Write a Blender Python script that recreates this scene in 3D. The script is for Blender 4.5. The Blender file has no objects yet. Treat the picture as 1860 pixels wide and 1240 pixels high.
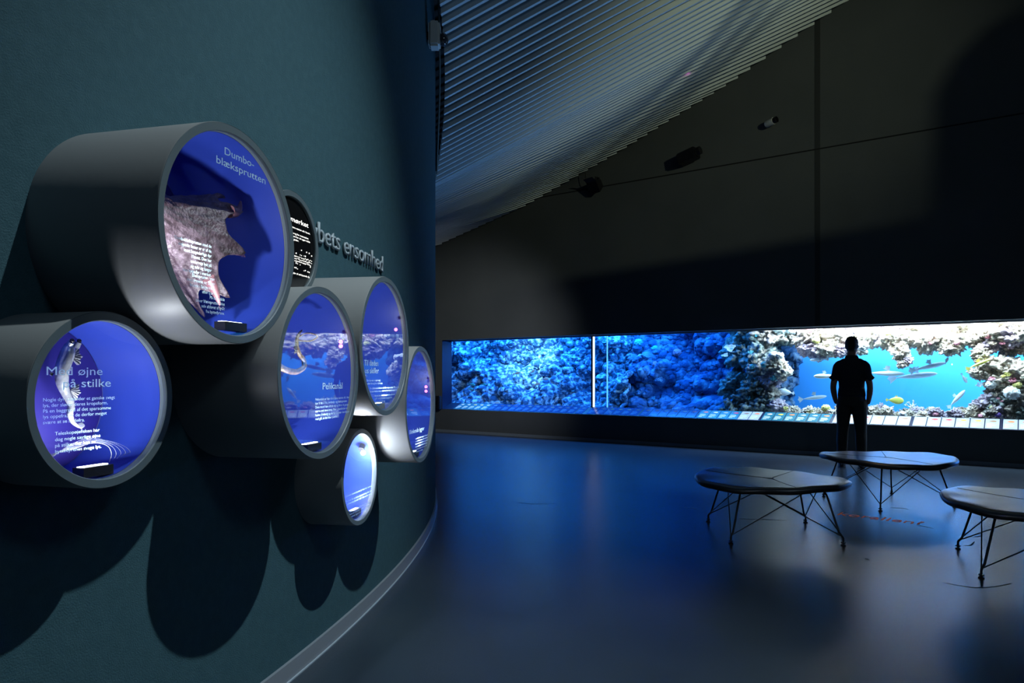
import bpy, bmesh, math, random
from math import pi, sin, cos, sqrt, radians as R_
from mathutils import Vector, Matrix, noise, Quaternion
rnd = random.Random(7)
S = bpy.context.scene
COL = S.collection
UNMESH = []

# ------------------------------------------------------------------ camera, view, world, lights
F, CX, HY, EYE = 1300.0, 930.0, 680.0, 1.27
cam = bpy.data.cameras.new('camera'); cam.sensor_width = 36.0; cam.lens = 36.0 * F / 1860.0
cam.shift_y = 60.0 / 1860.0; cam.clip_start = 0.05; cam.clip_end = 200
co = bpy.data.objects.new('camera', cam); COL.objects.link(co)
co.location = (0, 0, EYE); co.rotation_euler = (pi / 2, 0, 0); S.camera = co
S.view_settings.view_transform = 'Standard'; S.view_settings.look = 'None'
S.view_settings.exposure = 0.0; S.view_settings.gamma = 1.0; S.view_settings.use_curve_mapping = False
S.cycles.use_denoising = True
S.cycles.max_bounces = 8; S.cycles.diffuse_bounces = 3; S.cycles.glossy_bounces = 4
S.cycles.transparent_max_bounces = 16; S.cycles.transmission_bounces = 4; S.cycles.volume_bounces = 0
S.cycles.caustics_reflective = False; S.cycles.caustics_refractive = False
wd = bpy.data.worlds.new('world'); S.world = wd; wd.use_nodes = True
wd.node_tree.nodes['Background'].inputs[0].default_value = (0.24, 0.46, 1.0, 1)
wd.node_tree.nodes['Background'].inputs[1].default_value = 0.022

WO = Vector((-1.75, 16.0, 0)); WU = Vector((8.7, -6.29, 0)).normalized(); WN = Vector((-WU.y, WU.x, 0))  # aquarium wall frame
def W(s, w, z): return WO + WU * s + WN * w + Vector((0, 0, z))

def lamp(name, kind, loc, target, energy, color, size=0.05, size_y=None, spot=None, blend=0.5, parent=None):
    l = bpy.data.lights.new(name, kind); l.energy = energy; l.color = color
    if kind == 'AREA':
        l.shape = 'RECTANGLE'; l.size = size; l.size_y = size_y or size
    else:
        l.shadow_soft_size = size
    if kind == 'SPOT':
        l.spot_size = spot; l.spot_blend = blend
    o = bpy.data.objects.new(name, l); COL.objects.link(o)
    o.location = loc
    d = Vector(target) - Vector(loc)
    o.rotation_euler = d.to_track_quat('-Z', 'Y').to_euler()
    if parent: o.parent = parent
    return o

# ceiling spotlight over the curved wall, stage light on the slats, added fill lights
lamp('wall_spotlight', 'SPOT', (2.45, 2.4, 6.6), (-0.86, 2.95, 0.05), 1450, (0.82, 0.96, 1.0), 0.035, spot=R_(47), blend=1.0)
lamp('room_fill_light', 'AREA', (3.2, -0.6, 4.6), (-1.0, 3.2, 1.4), 20, (0.60, 0.84, 1.0), 0.8)  # added soft fill that lifts the shade on the curved wall
lamp('wall_washer', 'SPOT', (-0.2, 10.4, 3.4), W(0.6, 0, 1.1), 330, (0.90, 0.97, 1.0), 0.3, spot=R_(72), blend=1.0)
lamp('slat_spotlight', 'SPOT', (7.2, -0.3, 5.6), W(7.0, -1.8, 6.0), 1050, (0.88, 1.0, 0.70), 0.05, spot=R_(46), blend=1.0)
lamp('lettering_fill_spot', 'SPOT', (3.0, 6.2, 4.6), (3.14, 6.25, 0), 110, (1.0, 0.72, 0.45), 0.05, spot=R_(17), blend=1.0)  # added spot that brightens the orange floor lettering
lamp('blue_slat_fill', 'SPOT', (1.9, 7.6, 0.4), (0.9, 7.2, 4.5), 270, (0.20, 0.48, 1.0), 0.15, spot=R_(110), blend=1.0)  # added blue fill from below, for the undersides of the slats
# aquarium lamps, hanging over the water
lamp('reef_lamp_blue', 'AREA', W(1.5, 1.25, 2.62), W(1.5, 1.5, 0.5), 330, (0.035, 0.30, 1.0), 4.6, 0.9)
lamp('reef_lamp_deep', 'AREA', W(5.2, 1.3, 2.62), W(5.2, 1.4, 0.5), 170, (0.03, 0.30, 1.0), 2.6, 1.4)
lamp('reef_lamp_day', 'AREA', W(10.3, 1.25, 2.62), W(10.3, 1.3, 0.5), 400, (0.94, 0.97, 1.0), 5.6, 1.5)
lamp('reef_lamp_spot', 'SPOT', W(1.9, 0.6, 2.55), W(1.55, 1.6, 1.75), 480, (0.55, 0.88, 1.0), 0.08, spot=R_(62), blend=1.0)
lamp('reef_lamp_front', 'AREA', W(9.6, 0.5, 2.5), W(9.8, 1.6, 1.0), 480, (0.95, 0.97, 1.0), 4.6, 0.25)

# ------------------------------------------------------------------ helpers
def srgb(r, g, b):
    f = lambda c: (c / 255 / 12.92) if c / 255 <= 0.04045 else ((c / 255 + 0.055) / 1.055) ** 2.4
    return (f(r), f(g), f(b))

def mat(name, col, rough=0.5, metal=0.0, col2=None, nscale=8.0, bump=0.0, bscale=40.0, emit=None, estr=0.0, spec=0.5, coat=0.0, detail=4.0, ramp=(0.4, 0.65)):
    m = bpy.data.materials.new(name); m.use_nodes = True; nt = m.node_tree
    p = nt.nodes['Principled BSDF']
    p.inputs['Base Color'].default_value = (*col, 1); p.inputs['Roughness'].default_value = rough
    p.inputs['Metallic'].default_value = metal; p.inputs['Specular IOR Level'].default_value = spec
    p.inputs['Coat Weight'].default_value = coat; p.inputs['Coat Roughness'].default_value = 0.22
    tc = nt.nodes.new('ShaderNodeTexCoord')
    if col2:
        n = nt.nodes.new('ShaderNodeTexNoise'); n.inputs['Scale'].default_value = nscale; n.inputs['Detail'].default_value = detail
        nt.links.new(tc.outputs['Object'], n.inputs['Vector'])
        r = nt.nodes.new('ShaderNodeValToRGB'); r.color_ramp.elements[0].position = ramp[0]; r.color_ramp.elements[1].position = ramp[1]
        r.color_ramp.elements[0].color = (*col, 1); r.color_ramp.elements[1].color = (*col2, 1)
        nt.links.new(n.outputs['Fac'], r.inputs['Fac']); nt.links.new(r.outputs['Color'], p.inputs['Base Color'])
    if bump:
        n = nt.nodes.new('ShaderNodeTexNoise'); n.inputs['Scale'].default_value = bscale; n.inputs['Detail'].default_value = 5
        nt.links.new(tc.outputs['Object'], n.inputs['Vector'])
        b = nt.nodes.new('ShaderNodeBump'); b.inputs['Strength'].default_value = bump; b.inputs['Distance'].default_value = 0.02
        nt.links.new(n.outputs['Fac'], b.inputs['Height']); nt.links.new(b.outputs['Normal'], p.inputs['Normal'])
    if emit:
        p.inputs['Emission Color'].default_value = (*emit, 1); p.inputs['Emission Strength'].default_value = estr
    return m

def glass_mat(name, tint=(1, 1, 1), refl=1.0):
    m = bpy.data.materials.new(name); m.use_nodes = True; nt = m.node_tree; nt.nodes.clear()
    out = nt.nodes.new('ShaderNodeOutputMaterial'); mix = nt.nodes.new('ShaderNodeMixShader')
    t = nt.nodes.new('ShaderNodeBsdfTransparent'); t.inputs[0].default_value = (*tint, 1)
    g = nt.nodes.new('ShaderNodeBsdfGlossy'); g.inputs['Roughness'].default_value = 0.0; g.inputs[0].default_value = (refl, refl, refl, 1)
    f = nt.nodes.new('ShaderNodeFresnel'); f.inputs['IOR'].default_value = 1.5
    ge = nt.nodes.new('ShaderNodeNewGeometry'); sb = nt.nodes.new('ShaderNodeMath'); sb.operation = 'SUBTRACT'; sb.use_clamp = True
    nt.links.new(f.outputs[0], sb.inputs[0]); nt.links.new(ge.outputs['Backfacing'], sb.inputs[1])     # one reflection per pane, from its outer face
    nt.links.new(sb.outputs[0], mix.inputs[0]); nt.links.new(t.outputs[0], mix.inputs[1]); nt.links.new(g.outputs[0], mix.inputs[2])
    nt.links.new(mix.outputs[0], out.inputs[0])
    return m

def vinyl_mat(name, col):
    m = bpy.data.materials.new(name); m.use_nodes = True; nt = m.node_tree; nt.nodes.clear()
    out = nt.nodes.new('ShaderNodeOutputMaterial'); mix = nt.nodes.new('ShaderNodeMixShader'); mix.inputs[0].default_value = 0.6
    d = nt.nodes.new('ShaderNodeBsdfDiffuse'); d.inputs[0].default_value = (*col, 1)
    t = nt.nodes.new('ShaderNodeBsdfTranslucent'); t.inputs[0].default_value = (*col, 1)
    nt.links.new(d.outputs[0], mix.inputs[1]); nt.links.new(t.outputs[0], mix.inputs[2]); nt.links.new(mix.outputs[0], out.inputs[0])
    return m

def spline(P, n_=8):
    P = [Vector(p) for p in P]; out = []
    for i in range(len(P) - 1):
        p0, p1, p2, p3 = P[max(i - 1, 0)], P[i], P[i + 1], P[min(i + 2, len(P) - 1)]
        for k in range(n_):
            t = k / n_; out.append(0.5 * ((2 * p1) + (p2 - p0) * t + (2 * p0 - 5 * p1 + 4 * p2 - p3) * t * t + (3 * p1 - p0 - 3 * p2 + p3) * t ** 3))
    return out + [P[-1]]
def interp(tab, x):
    if x <= tab[0][0]: return tab[0][1]
    for (a, fa), (c, fc) in zip(tab, tab[1:]):
        if x <= c: return fa + (fc - fa) * (x - a) / (c - a)
    return tab[-1][1]
class MB:
    def __init__(s): s.v = []; s.f = []
    def add(s, vs, fs):
        o = len(s.v); s.v += [tuple(v) for v in vs]; s.f += [tuple(i + o for i in f) for f in fs]; return s
    def box(s, c, d, M=None):
        x, y, z = d[0] / 2, d[1] / 2, d[2] / 2
        vs = [Vector((sx * x, sy * y, sz * z)) for sx in (-1, 1) for sy in (-1, 1) for sz in (-1, 1)]
        if M: vs = [M @ v for v in vs]
        vs = [v + Vector(c) for v in vs]
        return s.add(vs, [(0, 1, 3, 2), (4, 6, 7, 5), (0, 4, 5, 1), (2, 3, 7, 6), (0, 2, 6, 4), (1, 5, 7, 3)])
    def hexa(s, p): # 4 bottom + 4 top, same winding
        return s.add(p, [(3, 2, 1, 0), (4, 5, 6, 7), (0, 1, 5, 4), (1, 2, 6, 5), (2, 3, 7, 6), (3, 0, 4, 7)])
    def tube(s, pts, rad, n=8, cap=True, squash=None):
        pts = [Vector(p) for p in pts]; k = len(pts)
        if not hasattr(rad, '__len__'): rad = [rad] * k
        up = None; rings = []
        for i in range(k):
            t = (pts[min(i + 1, k - 1)] - pts[max(i - 1, 0)]).normalized()
            if up is None:
                up = Vector((0, 0, 1)) if abs(t.z) < 0.9 else Vector((0, 1, 0))
            a = t.cross(up).normalized(); b = a.cross(t).normalized(); up = b
            r = rad[i]; ra, rb = (r, r) if not squash else (r * squash[0], r * squash[1])
            rings.append([pts[i] + a * (ra * cos(2 * pi * j / n)) + b * (rb * sin(2 * pi * j / n)) for j in range(n)])
        return s.rings(rings, cap)
    def rings(s, rings, cap=True, closed=True):
        n = len(rings[0]); vs = [v for r in rings for v in r]; fs = []
        for i in range(len(rings) - 1):
            for j in range(n if closed else n - 1):
                a = i * n + j; b = i * n + (j + 1) % n
                fs.append((a, b, b + n, a + n))
        if cap:
            fs.append(tuple(range(n - 1, -1, -1))); fs.append(tuple((len(rings) - 1) * n + j for j in range(n)))
        return s.add(vs, fs)
    def lathe(s, prof, n=48, M=None, cap=False):  # prof: (radius, height) about local Z
        rings = [[Vector((r * cos(2 * pi * j / n), r * sin(2 * pi * j / n), h)) for j in range(n)] for r, h in prof]
        if M: rings = [[M @ v for v in r] for r in rings]
        return s.rings(rings, cap)
    def ball(s, c, r, n=12, m=8):
        if not hasattr(r, '__len__'): r = (r, r, r)
        rings = []
        for i in range(m + 1):
            a = -pi / 2 + pi * i / m; q = max(cos(a), 0.001)
            rings.append([Vector((c[0] + r[0] * q * cos(2 * pi * j / n), c[1] + r[1] * q * sin(2 * pi * j / n), c[2] + r[2] * sin(a))) for j in range(n)])
        return s.rings(rings, True)
    def mesh(s, name, m=None, smooth=False):
        me = bpy.data.meshes.new(name); me.from_pydata(s.v, [], s.f); me.update()
        bm = bmesh.new(); bm.from_mesh(me); bmesh.ops.recalc_face_normals(bm, faces=bm.faces); bm.to_mesh(me); bm.free()
        if m: me.materials.append(m)
        if smooth:
            me.polygons.foreach_set('use_smooth', [True] * len(me.polygons)); me.set_sharp_from_angle(angle=R_(42))
        return me

def obj(name, me, parent=None, m=None, smooth=False, loc=None, rotz=None):
    if isinstance(me, MB): me = me.mesh(name, m, smooth)
    elif m and not me.materials: me.materials.append(m)
    o = bpy.data.objects.new(name, me); COL.objects.link(o)
    if parent: o.parent = parent
    if loc is not None: o.location = loc
    if rotz is not None: o.rotation_euler = (0, 0, rotz)
    return o
def tag(o, label, cat, group=None, kind=None):
    o['label'] = label; o['category'] = cat
    if group: o['group'] = group
    if kind: o['kind'] = kind
    return o
def struct(o, label=None, cat=None):
    o['kind'] = 'structure'
    if label: o['label'] = label
    if cat: o['category'] = cat
    return o
def empty(name, loc, label, cat, rotz=0, group=None):
    o = bpy.data.objects.new(name, None); COL.objects.link(o); o.location = loc; o.rotation_euler = (0, 0, rotz); o.empty_display_size = 0.1
    return tag(o, label, cat, group)
def recenter(o):
    me = o.data; c = sum((v.co for v in me.vertices), Vector()) / max(1, len(me.vertices))
    me.transform(Matrix.Translation(-c)); o.location = Vector(o.location) + c; return o
def evaluated(o):
    dg = bpy.context.evaluated_depsgraph_get(); dg.update()
    return bpy.data.meshes.new_from_object(o.evaluated_get(dg))
def remesh(mb, voxel, smooth_it=4, name='body'):
    me = mb.mesh('tmp'); o = bpy.data.objects.new('tmp', me); COL.objects.link(o)
    r = o.modifiers.new('r', 'REMESH'); r.mode = 'VOXEL'; r.voxel_size = voxel
    if smooth_it:
        sm = o.modifiers.new('s', 'SMOOTH'); sm.iterations = smooth_it; sm.factor = 0.5
    me2 = evaluated(o); bpy.data.objects.remove(o); me2.name = name
    me2.polygons.foreach_set('use_smooth', [True] * len(me2.polygons)); return me2

def text_mesh(body, height, width=None, bold=0.0, align='LEFT', line=1.0, depth=0.0):
    """flat lettering in its own XY plane; height = cap height of the letters"""
    if 'M' in body: bold = 0.0
    cu = bpy.data.curves.new('t', 'FONT'); cu.body = body; cu.size = 1.0; cu.align_x = align; cu.space_line = line
    cu.offset = bold; cu.extrude = 0.0; cu.resolution_u = 3
    o = bpy.data.objects.new('t', cu); COL.objects.link(o)
    me = evaluated(o); bpy.data.objects.remove(o); bpy.data.curves.remove(cu)
    k = height / 0.73
    xs = [v.co.x for v in me.vertices]; wdt = (max(xs) - min(xs)) if xs else 1
    kx = (width / wdt) if width else k
    x0 = (min(xs) if align == 'LEFT' else max(xs) if align == 'RIGHT' else 0) if xs else 0
    for v in me.vertices: v.co = Vector(((v.co.x - x0) * kx, v.co.y * k, 0))
    return me
def solidify(me, t):
    bm = bmesh.new(); bm.from_mesh(me)
    r = bmesh.ops.extrude_face_region(bm, geom=bm.faces[:])
    for e in r['geom']:
        if isinstance(e, bmesh.types.BMVert): e.co.z += t
    bmesh.ops.recalc_face_normals(bm, faces=bm.faces); bm.to_mesh(me); bm.free(); return me

# ------------------------------------------------------------------ materials
M_floor = mat('polished_concrete', (0.022, 0.034, 0.050), 0.25, col2=(0.034, 0.048, 0.066), nscale=1.1, bump=0.06, bscale=130, spec=0.55, ramp=(0.3, 0.7))
M_wall = mat('teal_wall_paint', (0.033, 0.084, 0.106), 0.8, col2=(0.039, 0.094, 0.118), nscale=30, bump=0.25, bscale=220, spec=0.2)
M_back = mat('charcoal_wall_paint', (0.085, 0.090, 0.092), 0.75, col2=(0.098, 0.102, 0.104), nscale=0.8, bump=0.08, bscale=60, spec=0.25)
M_base = mat('grey_skirting', (0.20, 0.23, 0.27), 0.38, bump=0.03, bscale=30)
M_slat = mat('pale_grey_lacquer', (0.58, 0.62, 0.62), 0.5)
M_void = mat('black_void_paint', (0.006, 0.006, 0.007), 0.9)
M_tube = mat('grey_pipe_paint', (0.235, 0.245, 0.250), 0.42, bump=0.02, bscale=20)
M_rim = mat('slate_rim_paint', (0.085, 0.115, 0.130), 0.5)
M_blue = mat('ultramarine_lining', (0.020, 0.045, 0.31), 0.35, col2=(0.023, 0.050, 0.34), nscale=3)
M_blueb = mat('violet_blue_panel', (0.016, 0.011, 0.16), 0.5)
M_glass = glass_mat('clear_acrylic')
M_tankglass = glass_mat('aquarium_acrylic', (0.95, 0.985, 1.0), 1.0)
M_vinyl = vinyl_mat('pale_vinyl', (0.66, 0.92, 0.90))
M_black = mat('black_plastic', (0.010, 0.010, 0.012), 0.4)
M_blackm = mat('black_powder_coat', (0.008, 0.008, 0.010), 0.35, metal=0.2)
M_white = mat('white_plastic', (0.70, 0.70, 0.66), 0.4)
M_lens = mat('lit_lamp_lens', (1, 1, 1), 0.3, emit=(0.85, 0.93, 1.0), estr=8)
M_star = mat('bright_lamp_bulb', (1, 1, 1), 0.3, emit=(0.85, 0.93, 1.0), estr=160)
M_pink = mat('pink_indicator_and_reflection', (1, 0.2, 0.7), 0.3, emit=(1.0, 0.12, 0.75), estr=6)
M_screen = mat('black_screen', (0.006, 0.006, 0.007), 0.15)
M_led = mat('white_led_text', (1, 1, 1), 0.4, emit=(1.0, 0.95, 0.86), estr=1.6)
M_letter = mat('grey_cut_letters', (0.30, 0.36, 0.40), 0.5)
M_leather = mat('black_leather', (0.030, 0.030, 0.032), 0.30, col2=(0.042, 0.040, 0.040), nscale=25, bump=0.15, bscale=160, spec=0.8, coat=0.6)
M_seam = mat('dark_seam', (0.004, 0.004, 0.004), 0.7)
M_orange = mat('orange_projection_paint', (0.95, 0.22, 0.07), 0.45)  # projected light put into a paint colour
M_scuff = mat('dark_scuff', (0.012, 0.013, 0.016), 0.6)
M_mark = mat('white_print', (0.75, 0.78, 0.78), 0.5)

# ------------------------------------------------------------------ floor, curved wall, skirting
b = MB(); b.box((4, 9, -0.1), (40, 42, 0.2))
struct(obj('floor', b, None, M_floor))
CC = Vector((-14.019, 5.586, 0)); CR = 13.345
def cyl(a, r, z=0): return CC + Vector((r * cos(a), r * sin(a), z))
def arc_wall(r0, r1, z0, z1, a0, a1, n):
    mb = MB(); rings = []
    for i in range(n + 1):
        a = a0 + (a1 - a0) * i / n
        rings.append([cyl(a, r1, z0), cyl(a, r1, z1), cyl(a, r0, z1), cyl(a, r0, z0)])
    mb.rings(rings, True); return mb
A0, A1 = -0.62, 0.60
struct(obj('wall_left', arc_wall(CR - 0.15, CR, 0, 6.6, A0, A1, 220), None, M_wall, smooth=False))
struct(obj('baseboard_left', arc_wall(CR, CR + 0.014, 0, 0.078, A0, A1, 220), None, M_base))
b = arc_wall(CR + 0.014, CR + 0.020, 0.0, 0.006, A0, A1, 220)
struct(obj('trim_1', b, None, mat('sealant_bead', (0.35, 0.42, 0.50), 0.25)))

# ------------------------------------------------------------------ aquarium wall with its long window
Z0, Z1, S0, S1, REC = 0.51, 2.03, 0.25, 13.2, 0.32
GB = 0.64                                                      # foot of the glass
def wbox(mb, s0, s1, w0, w1, z0, z1):
    return mb.hexa([W(s0, w0, z0), W(s1, w0, z0), W(s1, w1, z0), W(s0, w1, z0), W(s0, w0, z1), W(s1, w0, z1), W(s1, w1, z1), W(s0, w1, z1)])
mb = MB(); wbox(mb, -3, S0, 0, REC, 0, 11.5); wbox(mb, S1, 19, 0, REC, 0, 11.5); wbox(mb, S0, S1, 0, REC, Z1, 11.5); wbox(mb, S0, S1, 0, REC, 0, Z0)
struct(obj('wall_back', mb, None, M_back))
mb = MB(); wbox(mb, -3, 19, -0.012, 0, 0, 0.055)
struct(obj('baseboard_back', mb, None, M_base))
# sloping sill under the glass
mb = MB(); mb.hexa([W(S0, 0.0, Z0 - 0.004), W(S1, 0.0, Z0 - 0.004), W(S1, REC, Z0 - 0.004), W(S0, REC, Z0 - 0.004), W(S0, 0, Z0), W(S1, 0, Z0), W(S1, REC, GB), W(S0, REC, GB)])
struct(obj('trim_2', mb, None, mat('dark_blue_sill', (0.010, 0.014, 0.045), 0.3)))
mb = MB(); wbox(mb, S0, S0 + 0.004, 0.0, REC, Z0, Z1); struct(obj('trim_5', mb, None, bpy.data.materials['dark_blue_sill']))
mb = MB(); wbox(mb, -3, 19, -0.004, 0.0, 4.805, 4.825)
struct(obj('trim_3', mb, None, M_void))
mb = MB(); wbox(mb, 8.05, 8.13, -0.004, 0.0, 2.03, 4.805); wbox(mb, 8.05, 8.13, -0.004, 0.0, 4.825, 11)
struct(obj('trim_4', mb, None, mat('dark_joint_strip', (0.03, 0.032, 0.032), 0.8)))
# added panel out of view on the right, cut to shade the aquarium wall
def onray(L, s, z, k): return L + (W(s, 0, z) - L) * k
Lp = Vector((7.2, -0.3, 5.6))
rim = [(1.9, 2.98), (3.5, 3.14), (9.84, 3.55), (9.86, 5.3), (10.1, 5.75), (10.5, 6.1), (10.85, 6.2), (11.2, 6.0), (11.6, 5.4), (12.0, 4.9), (15.5, 4.6)]
mb = MB(); top = [onray(Lp, s, z, 0.27) for s, z in rim]
fr = [Vector((p.x, p.y, 0)) for p in top] + top[::-1]
n = len(fr); nv = Vector((0.55, 0.83, 0)) * 0.06
mb.add(fr + [p - nv for p in fr], [tuple(range(n - 1, -1, -1)), tuple(range(n, 2 * n))] + [(i, (i + 1) % n, n + (i + 1) % n, n + i) for i in range(n)])
struct(obj('shadow_panel', mb, None, mat('dark_shadow_panel_paint', (0.02, 0.02, 0.022), 0.8)))

# unseen pipes added above the view to cast stepped shadows across the slats
for pts in ([(6.40, 1.34, 5.66), (6.301, 1.544, 5.611), (6.248, 1.659, 5.578), (6.197, 1.819, 5.551), (6.076, 1.924, 5.492), (5.918, 2.049, 5.421), (5.72, 2.19, 5.33)], [(6.43, 1.46, 5.665), (6.37, 1.627, 5.648), (6.334, 1.792, 5.634), (6.254, 1.984, 5.589), (6.10, 2.22, 5.51)], [(6.48, 1.66, 5.70), (6.438, 1.753, 5.688), (6.404, 1.846, 5.665), (6.351, 1.974, 5.642), (6.25, 2.15, 5.60)]):
    b = MB(); b.tube(pts, 0.021, 10); struct(obj('shadow_pipe', b, None, M_blackm, True))

# ------------------------------------------------------------------ ceiling slats
ZS = [(0, 4.05), (.47, 4.18), (2.57, 4.67), (4.66, 5.37), (6.79, 6.17), (8.57, 6.98), (10.7, 8.0), (12.9, 9.1), (15.2, 10.3), (18.5, 12.0)]
YS = [(0, 449), (.47, 446), (2.57, 428), (6.7, 383.5), (7.75, 367), (9.2, 349), (10.7, 333), (12.7, 256.5), (15.2, 139), (16.9, 41), (18.4, -45)]
DP = [(-45, 5.5), (0, 5.75), (41, 6.0), (139, 6.75), (200, 7.25), (256.5, 7.74), (333, 8.6), (345, 8.9), (367, 9.6), (383.5, 10.4), (400, 11.5), (428, 14.0), (449, 15.85)]
def left_end(v):
    Y = interp(DP, v); z = EYE + (HY - v) / F * Y
    if v >= 340: x = -0.1115 * Y
    else: x = CC.x + sqrt((CR + 0.092) ** 2 - (Y - CC.y) ** 2)
    return Vector((x, Y, z))
sl = []; s = 0.28
while s < 18.3:
    sl.append(s); s += 0.205 if s < 7 else 0.25 if s < 12.7 else 0.31
tops = []
for k, s in enumerate(sl):
    v = interp(YS, s); L = left_end(v); Rr = W(s, -0.05, interp(ZS, s) + 0.02)
    d = Rr - L
    if v >= 340: L = L - d.normalized() * min(0.5, (16.2 - L.y) * 0.3)
    h = Vector((d.y, -d.x, 0)).normalized(); hw = 0.021 if v < 340 else 0.016; hh = 0.115
    mb = MB(); up = Vector((0, 0, hh))
    mb.hexa([L - h * hw, Rr - h * hw, Rr + h * hw, L + h * hw, L - h * hw + up, Rr - h * hw + up, Rr + h * hw + up, L + h * hw + up])
    o = recenter(obj('ceiling_slat', mb, None, M_slat))
    tag(o, 'long pale ceiling slat running from the curved wall to the aquarium wall', 'slat', 'parallel slats of the ceiling')
    tops.append((L, Rr))
mb = MB(); e = Vector((0, 0, 0.5)); rr = []
for L, Rr in tops:
    d = (Rr - L).normalized(); rr.append([L - d * 0.35 + e, Rr + d * 0.04 + e, Rr + d * 0.04 + e * 1.6, L - d * 0.35 + e * 1.6])
mb.rings(rr, True); struct(obj('ceiling', mb, None, M_void))

# ------------------------------------------------------------------ display tubes on the curved wall
TUBES = {'T1': (-1.1405, 2.0885, 1.6569, -0.2487, 0.603, 0.3833), 'T2': (-1.2141, 1.828, 1.2078, -0.2849, 0.435, 0.2272),
         'T3': (-1.0182, 2.5748, 1.2757, -0.2097, 0.600, 0.3656), 'T4': (-0.8992, 3.1447, 1.3914, -0.1771, 0.596, 0.3665),
         'T5': (-0.8132, 3.6634, 1.1194, -0.1327, 0.586, 0.3595), 'T6': (-0.8819, 3.2395, 0.8129, -0.1721, 0.43, 0.2098),
         'T7': (-0.9681, 2.8, 1.775, -0.2103, 0.41, 0.125)}
MX = Matrix(((0, 0, 1, 0), (1, 0, 0, 0), (0, 1, 0, 0), (0, 0, 0, 1)))     # text XY plane -> tube face (y right, z up), normal +x
def tube_unit(key, label, blue=True):
    x, y, z, th, D, L = TUBES[key]; r = D / 2; t = 0.0225
    root = empty('display_tube', (x, y, z), label, 'display tube', th, 'display tubes on the curved wall')
    MZ = Matrix(((0, 0, 1, 0), (1, 0, 0, 0), (0, 1, 0, 0), (0, 0, 0, 1)))
    mb = MB(); mb.lathe([(r - t, -0.004), (r, -0.012), (r, L - 0.003), (r - 0.001, L - 0.0005)], 128, MZ)
    mb.lathe([(r - t, -0.004), (r - t, L - 0.003)], 128, MZ)
    obj('shell', mb, root, M_tube, True)
    mb = MB(); mb.lathe([(r - 0.0012, L - 0.002), (r - 0.0022, L), (r - t + 0.001, L), (r - t - 0.001, L - 0.003), (r - t - 0.001, L - 0.02)], 128, MZ)
    o = obj('rim', mb, root, M_rim, False)
    mb = MB(); rg = r - t - 0.0012
    mb.lathe([(0.001, L - 0.014), (rg, L - 0.014), (rg, L - 0.010), (0.001, L - 0.010)], 96, MZ, True)
    if blue:
        obj('glass_pane', mb, root, M_glass)
        mb = MB(); mb.lathe([(rg, 0.010), (rg, L - 0.022)], 128, MZ); obj('lining', mb, root, M_blue, True)
        mb = MB(); mb.lathe([(0.001, 0.006), (rg - 0.001, 0.006), (rg - 0.001, 0.010), (0.001, 0.010)], 96, MZ, True); obj('back_panel', mb, root, M_blueb)
    else:
        obj('screen', mb, root, M_screen)
    return root
def face_text(root, key, name, body, y, z, h, width=None, align='LEFT', line=1.0, bold=0.003, m=None, lift=0.0):
    L = TUBES[key][5]; me = text_mesh(body, h, width, bold, align, line)
    me.transform(MX); me.transform(Matrix.Translation((L - 0.0092 + lift, y, z)))
    return obj(name, me, root, m or M_vinyl)
def bar_lamp(root, key, y=0.0, wd_=0.09, energy=3.0, tilt=0.35, color=(0.86, 0.92, 1.0), ly=None):
    x, yy, z, th, D, L = TUBES[key]; r = D / 2 - 0.024
    zz = -sqrt(max(0.0, r * r - (abs(y) + wd_ / 2) ** 2)) + 0.012
    mb = MB(); mb.box((L - 0.045, y, zz), (0.035, wd_, 0.024)); bm_ = obj('lamp_housing', mb, root, M_black)
    mb = MB(); mb.box((L - 0.047, y, zz + 0.0125), (0.014, wd_ * 0.9, 0.003)); obj('lamp_strip', mb, bm_, M_lens)
    lamp('tube_lamp', 'AREA', (L - 0.05, y, zz + 0.02), (L - 0.05 - tilt, y, zz + 1.0), energy, color, 0.012, wd_ * 0.85, parent=root)
    return bm_

t1 = tube_unit('T1', 'largest display tube with the dumbo octopus inside, highest on the curved wall')
face_text(t1, 'T1', 'title', 'Dumbo-', -0.037, 0.2165, 0.0215, 0.135, line=1)
face_text(t1, 'T1', 'title', 'blæksprutten', -0.072, 0.1835, 0.0215, 0.228)
face_text(t1, 'T1', 'caption', 'Dumboblæksprutten med de\nsvajende finner er et af de\nmest besynderlige dyr\ni havet. Den har\nundervejs lyst på\nsig selv og fanger\nsine byttedyr i mørket.', -0.0919, -0.0503, 0.0088, None, 'RIGHT', 1.05, 0.004)
face_text(t1, 'T1', 'caption', 'Blæksprutten lyser\nmed armene og fanger\nfiskene i fangarmene\nefter lyset.', -0.078, -0.136, 0.0088, None, 'RIGHT', 1.05, 0.004)
face_text(t1, 'T1', 'caption', 'På den måde\nbliver blæksprutten ikke\nselv afsløret af lyset\nfra byttedyrene.', -0.037, -0.186, 0.0088, None, 'RIGHT', 1.05, 0.004)
bar_lamp(t1, 'T1', 0.04, 0.10, 0.55, 0.5)
lamp('side_lamp', 'AREA', (0.33, -0.21, -0.10), (0.17, 0.12, 0.06), 2.5, (0.86, 0.92, 1.0), 0.03, parent=t1)
t2 = tube_unit('T2', 'small display tube with a silver telescope fish, nearest the lower left of the photo')
face_text(t2, 'T2', 'title', 'Med øjne', -0.159, 0.061, 0.0205, 0.152)
face_text(t2, 'T2', 'title', 'på stilke', -0.117, 0.0322, 0.0205, 0.135)
face_text(t2, 'T2', 'caption', 'Nogle dyr udsender et ganske svagt\nlys, der slører deres kropsform.\nPå en baggrund af det sparsomme\nlys oppefra, er de derfor meget\nsvære at se nedefra.', -0.168, 0.0015, 0.0083, 0.198, 'LEFT', 1.12, 0.004)
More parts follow.
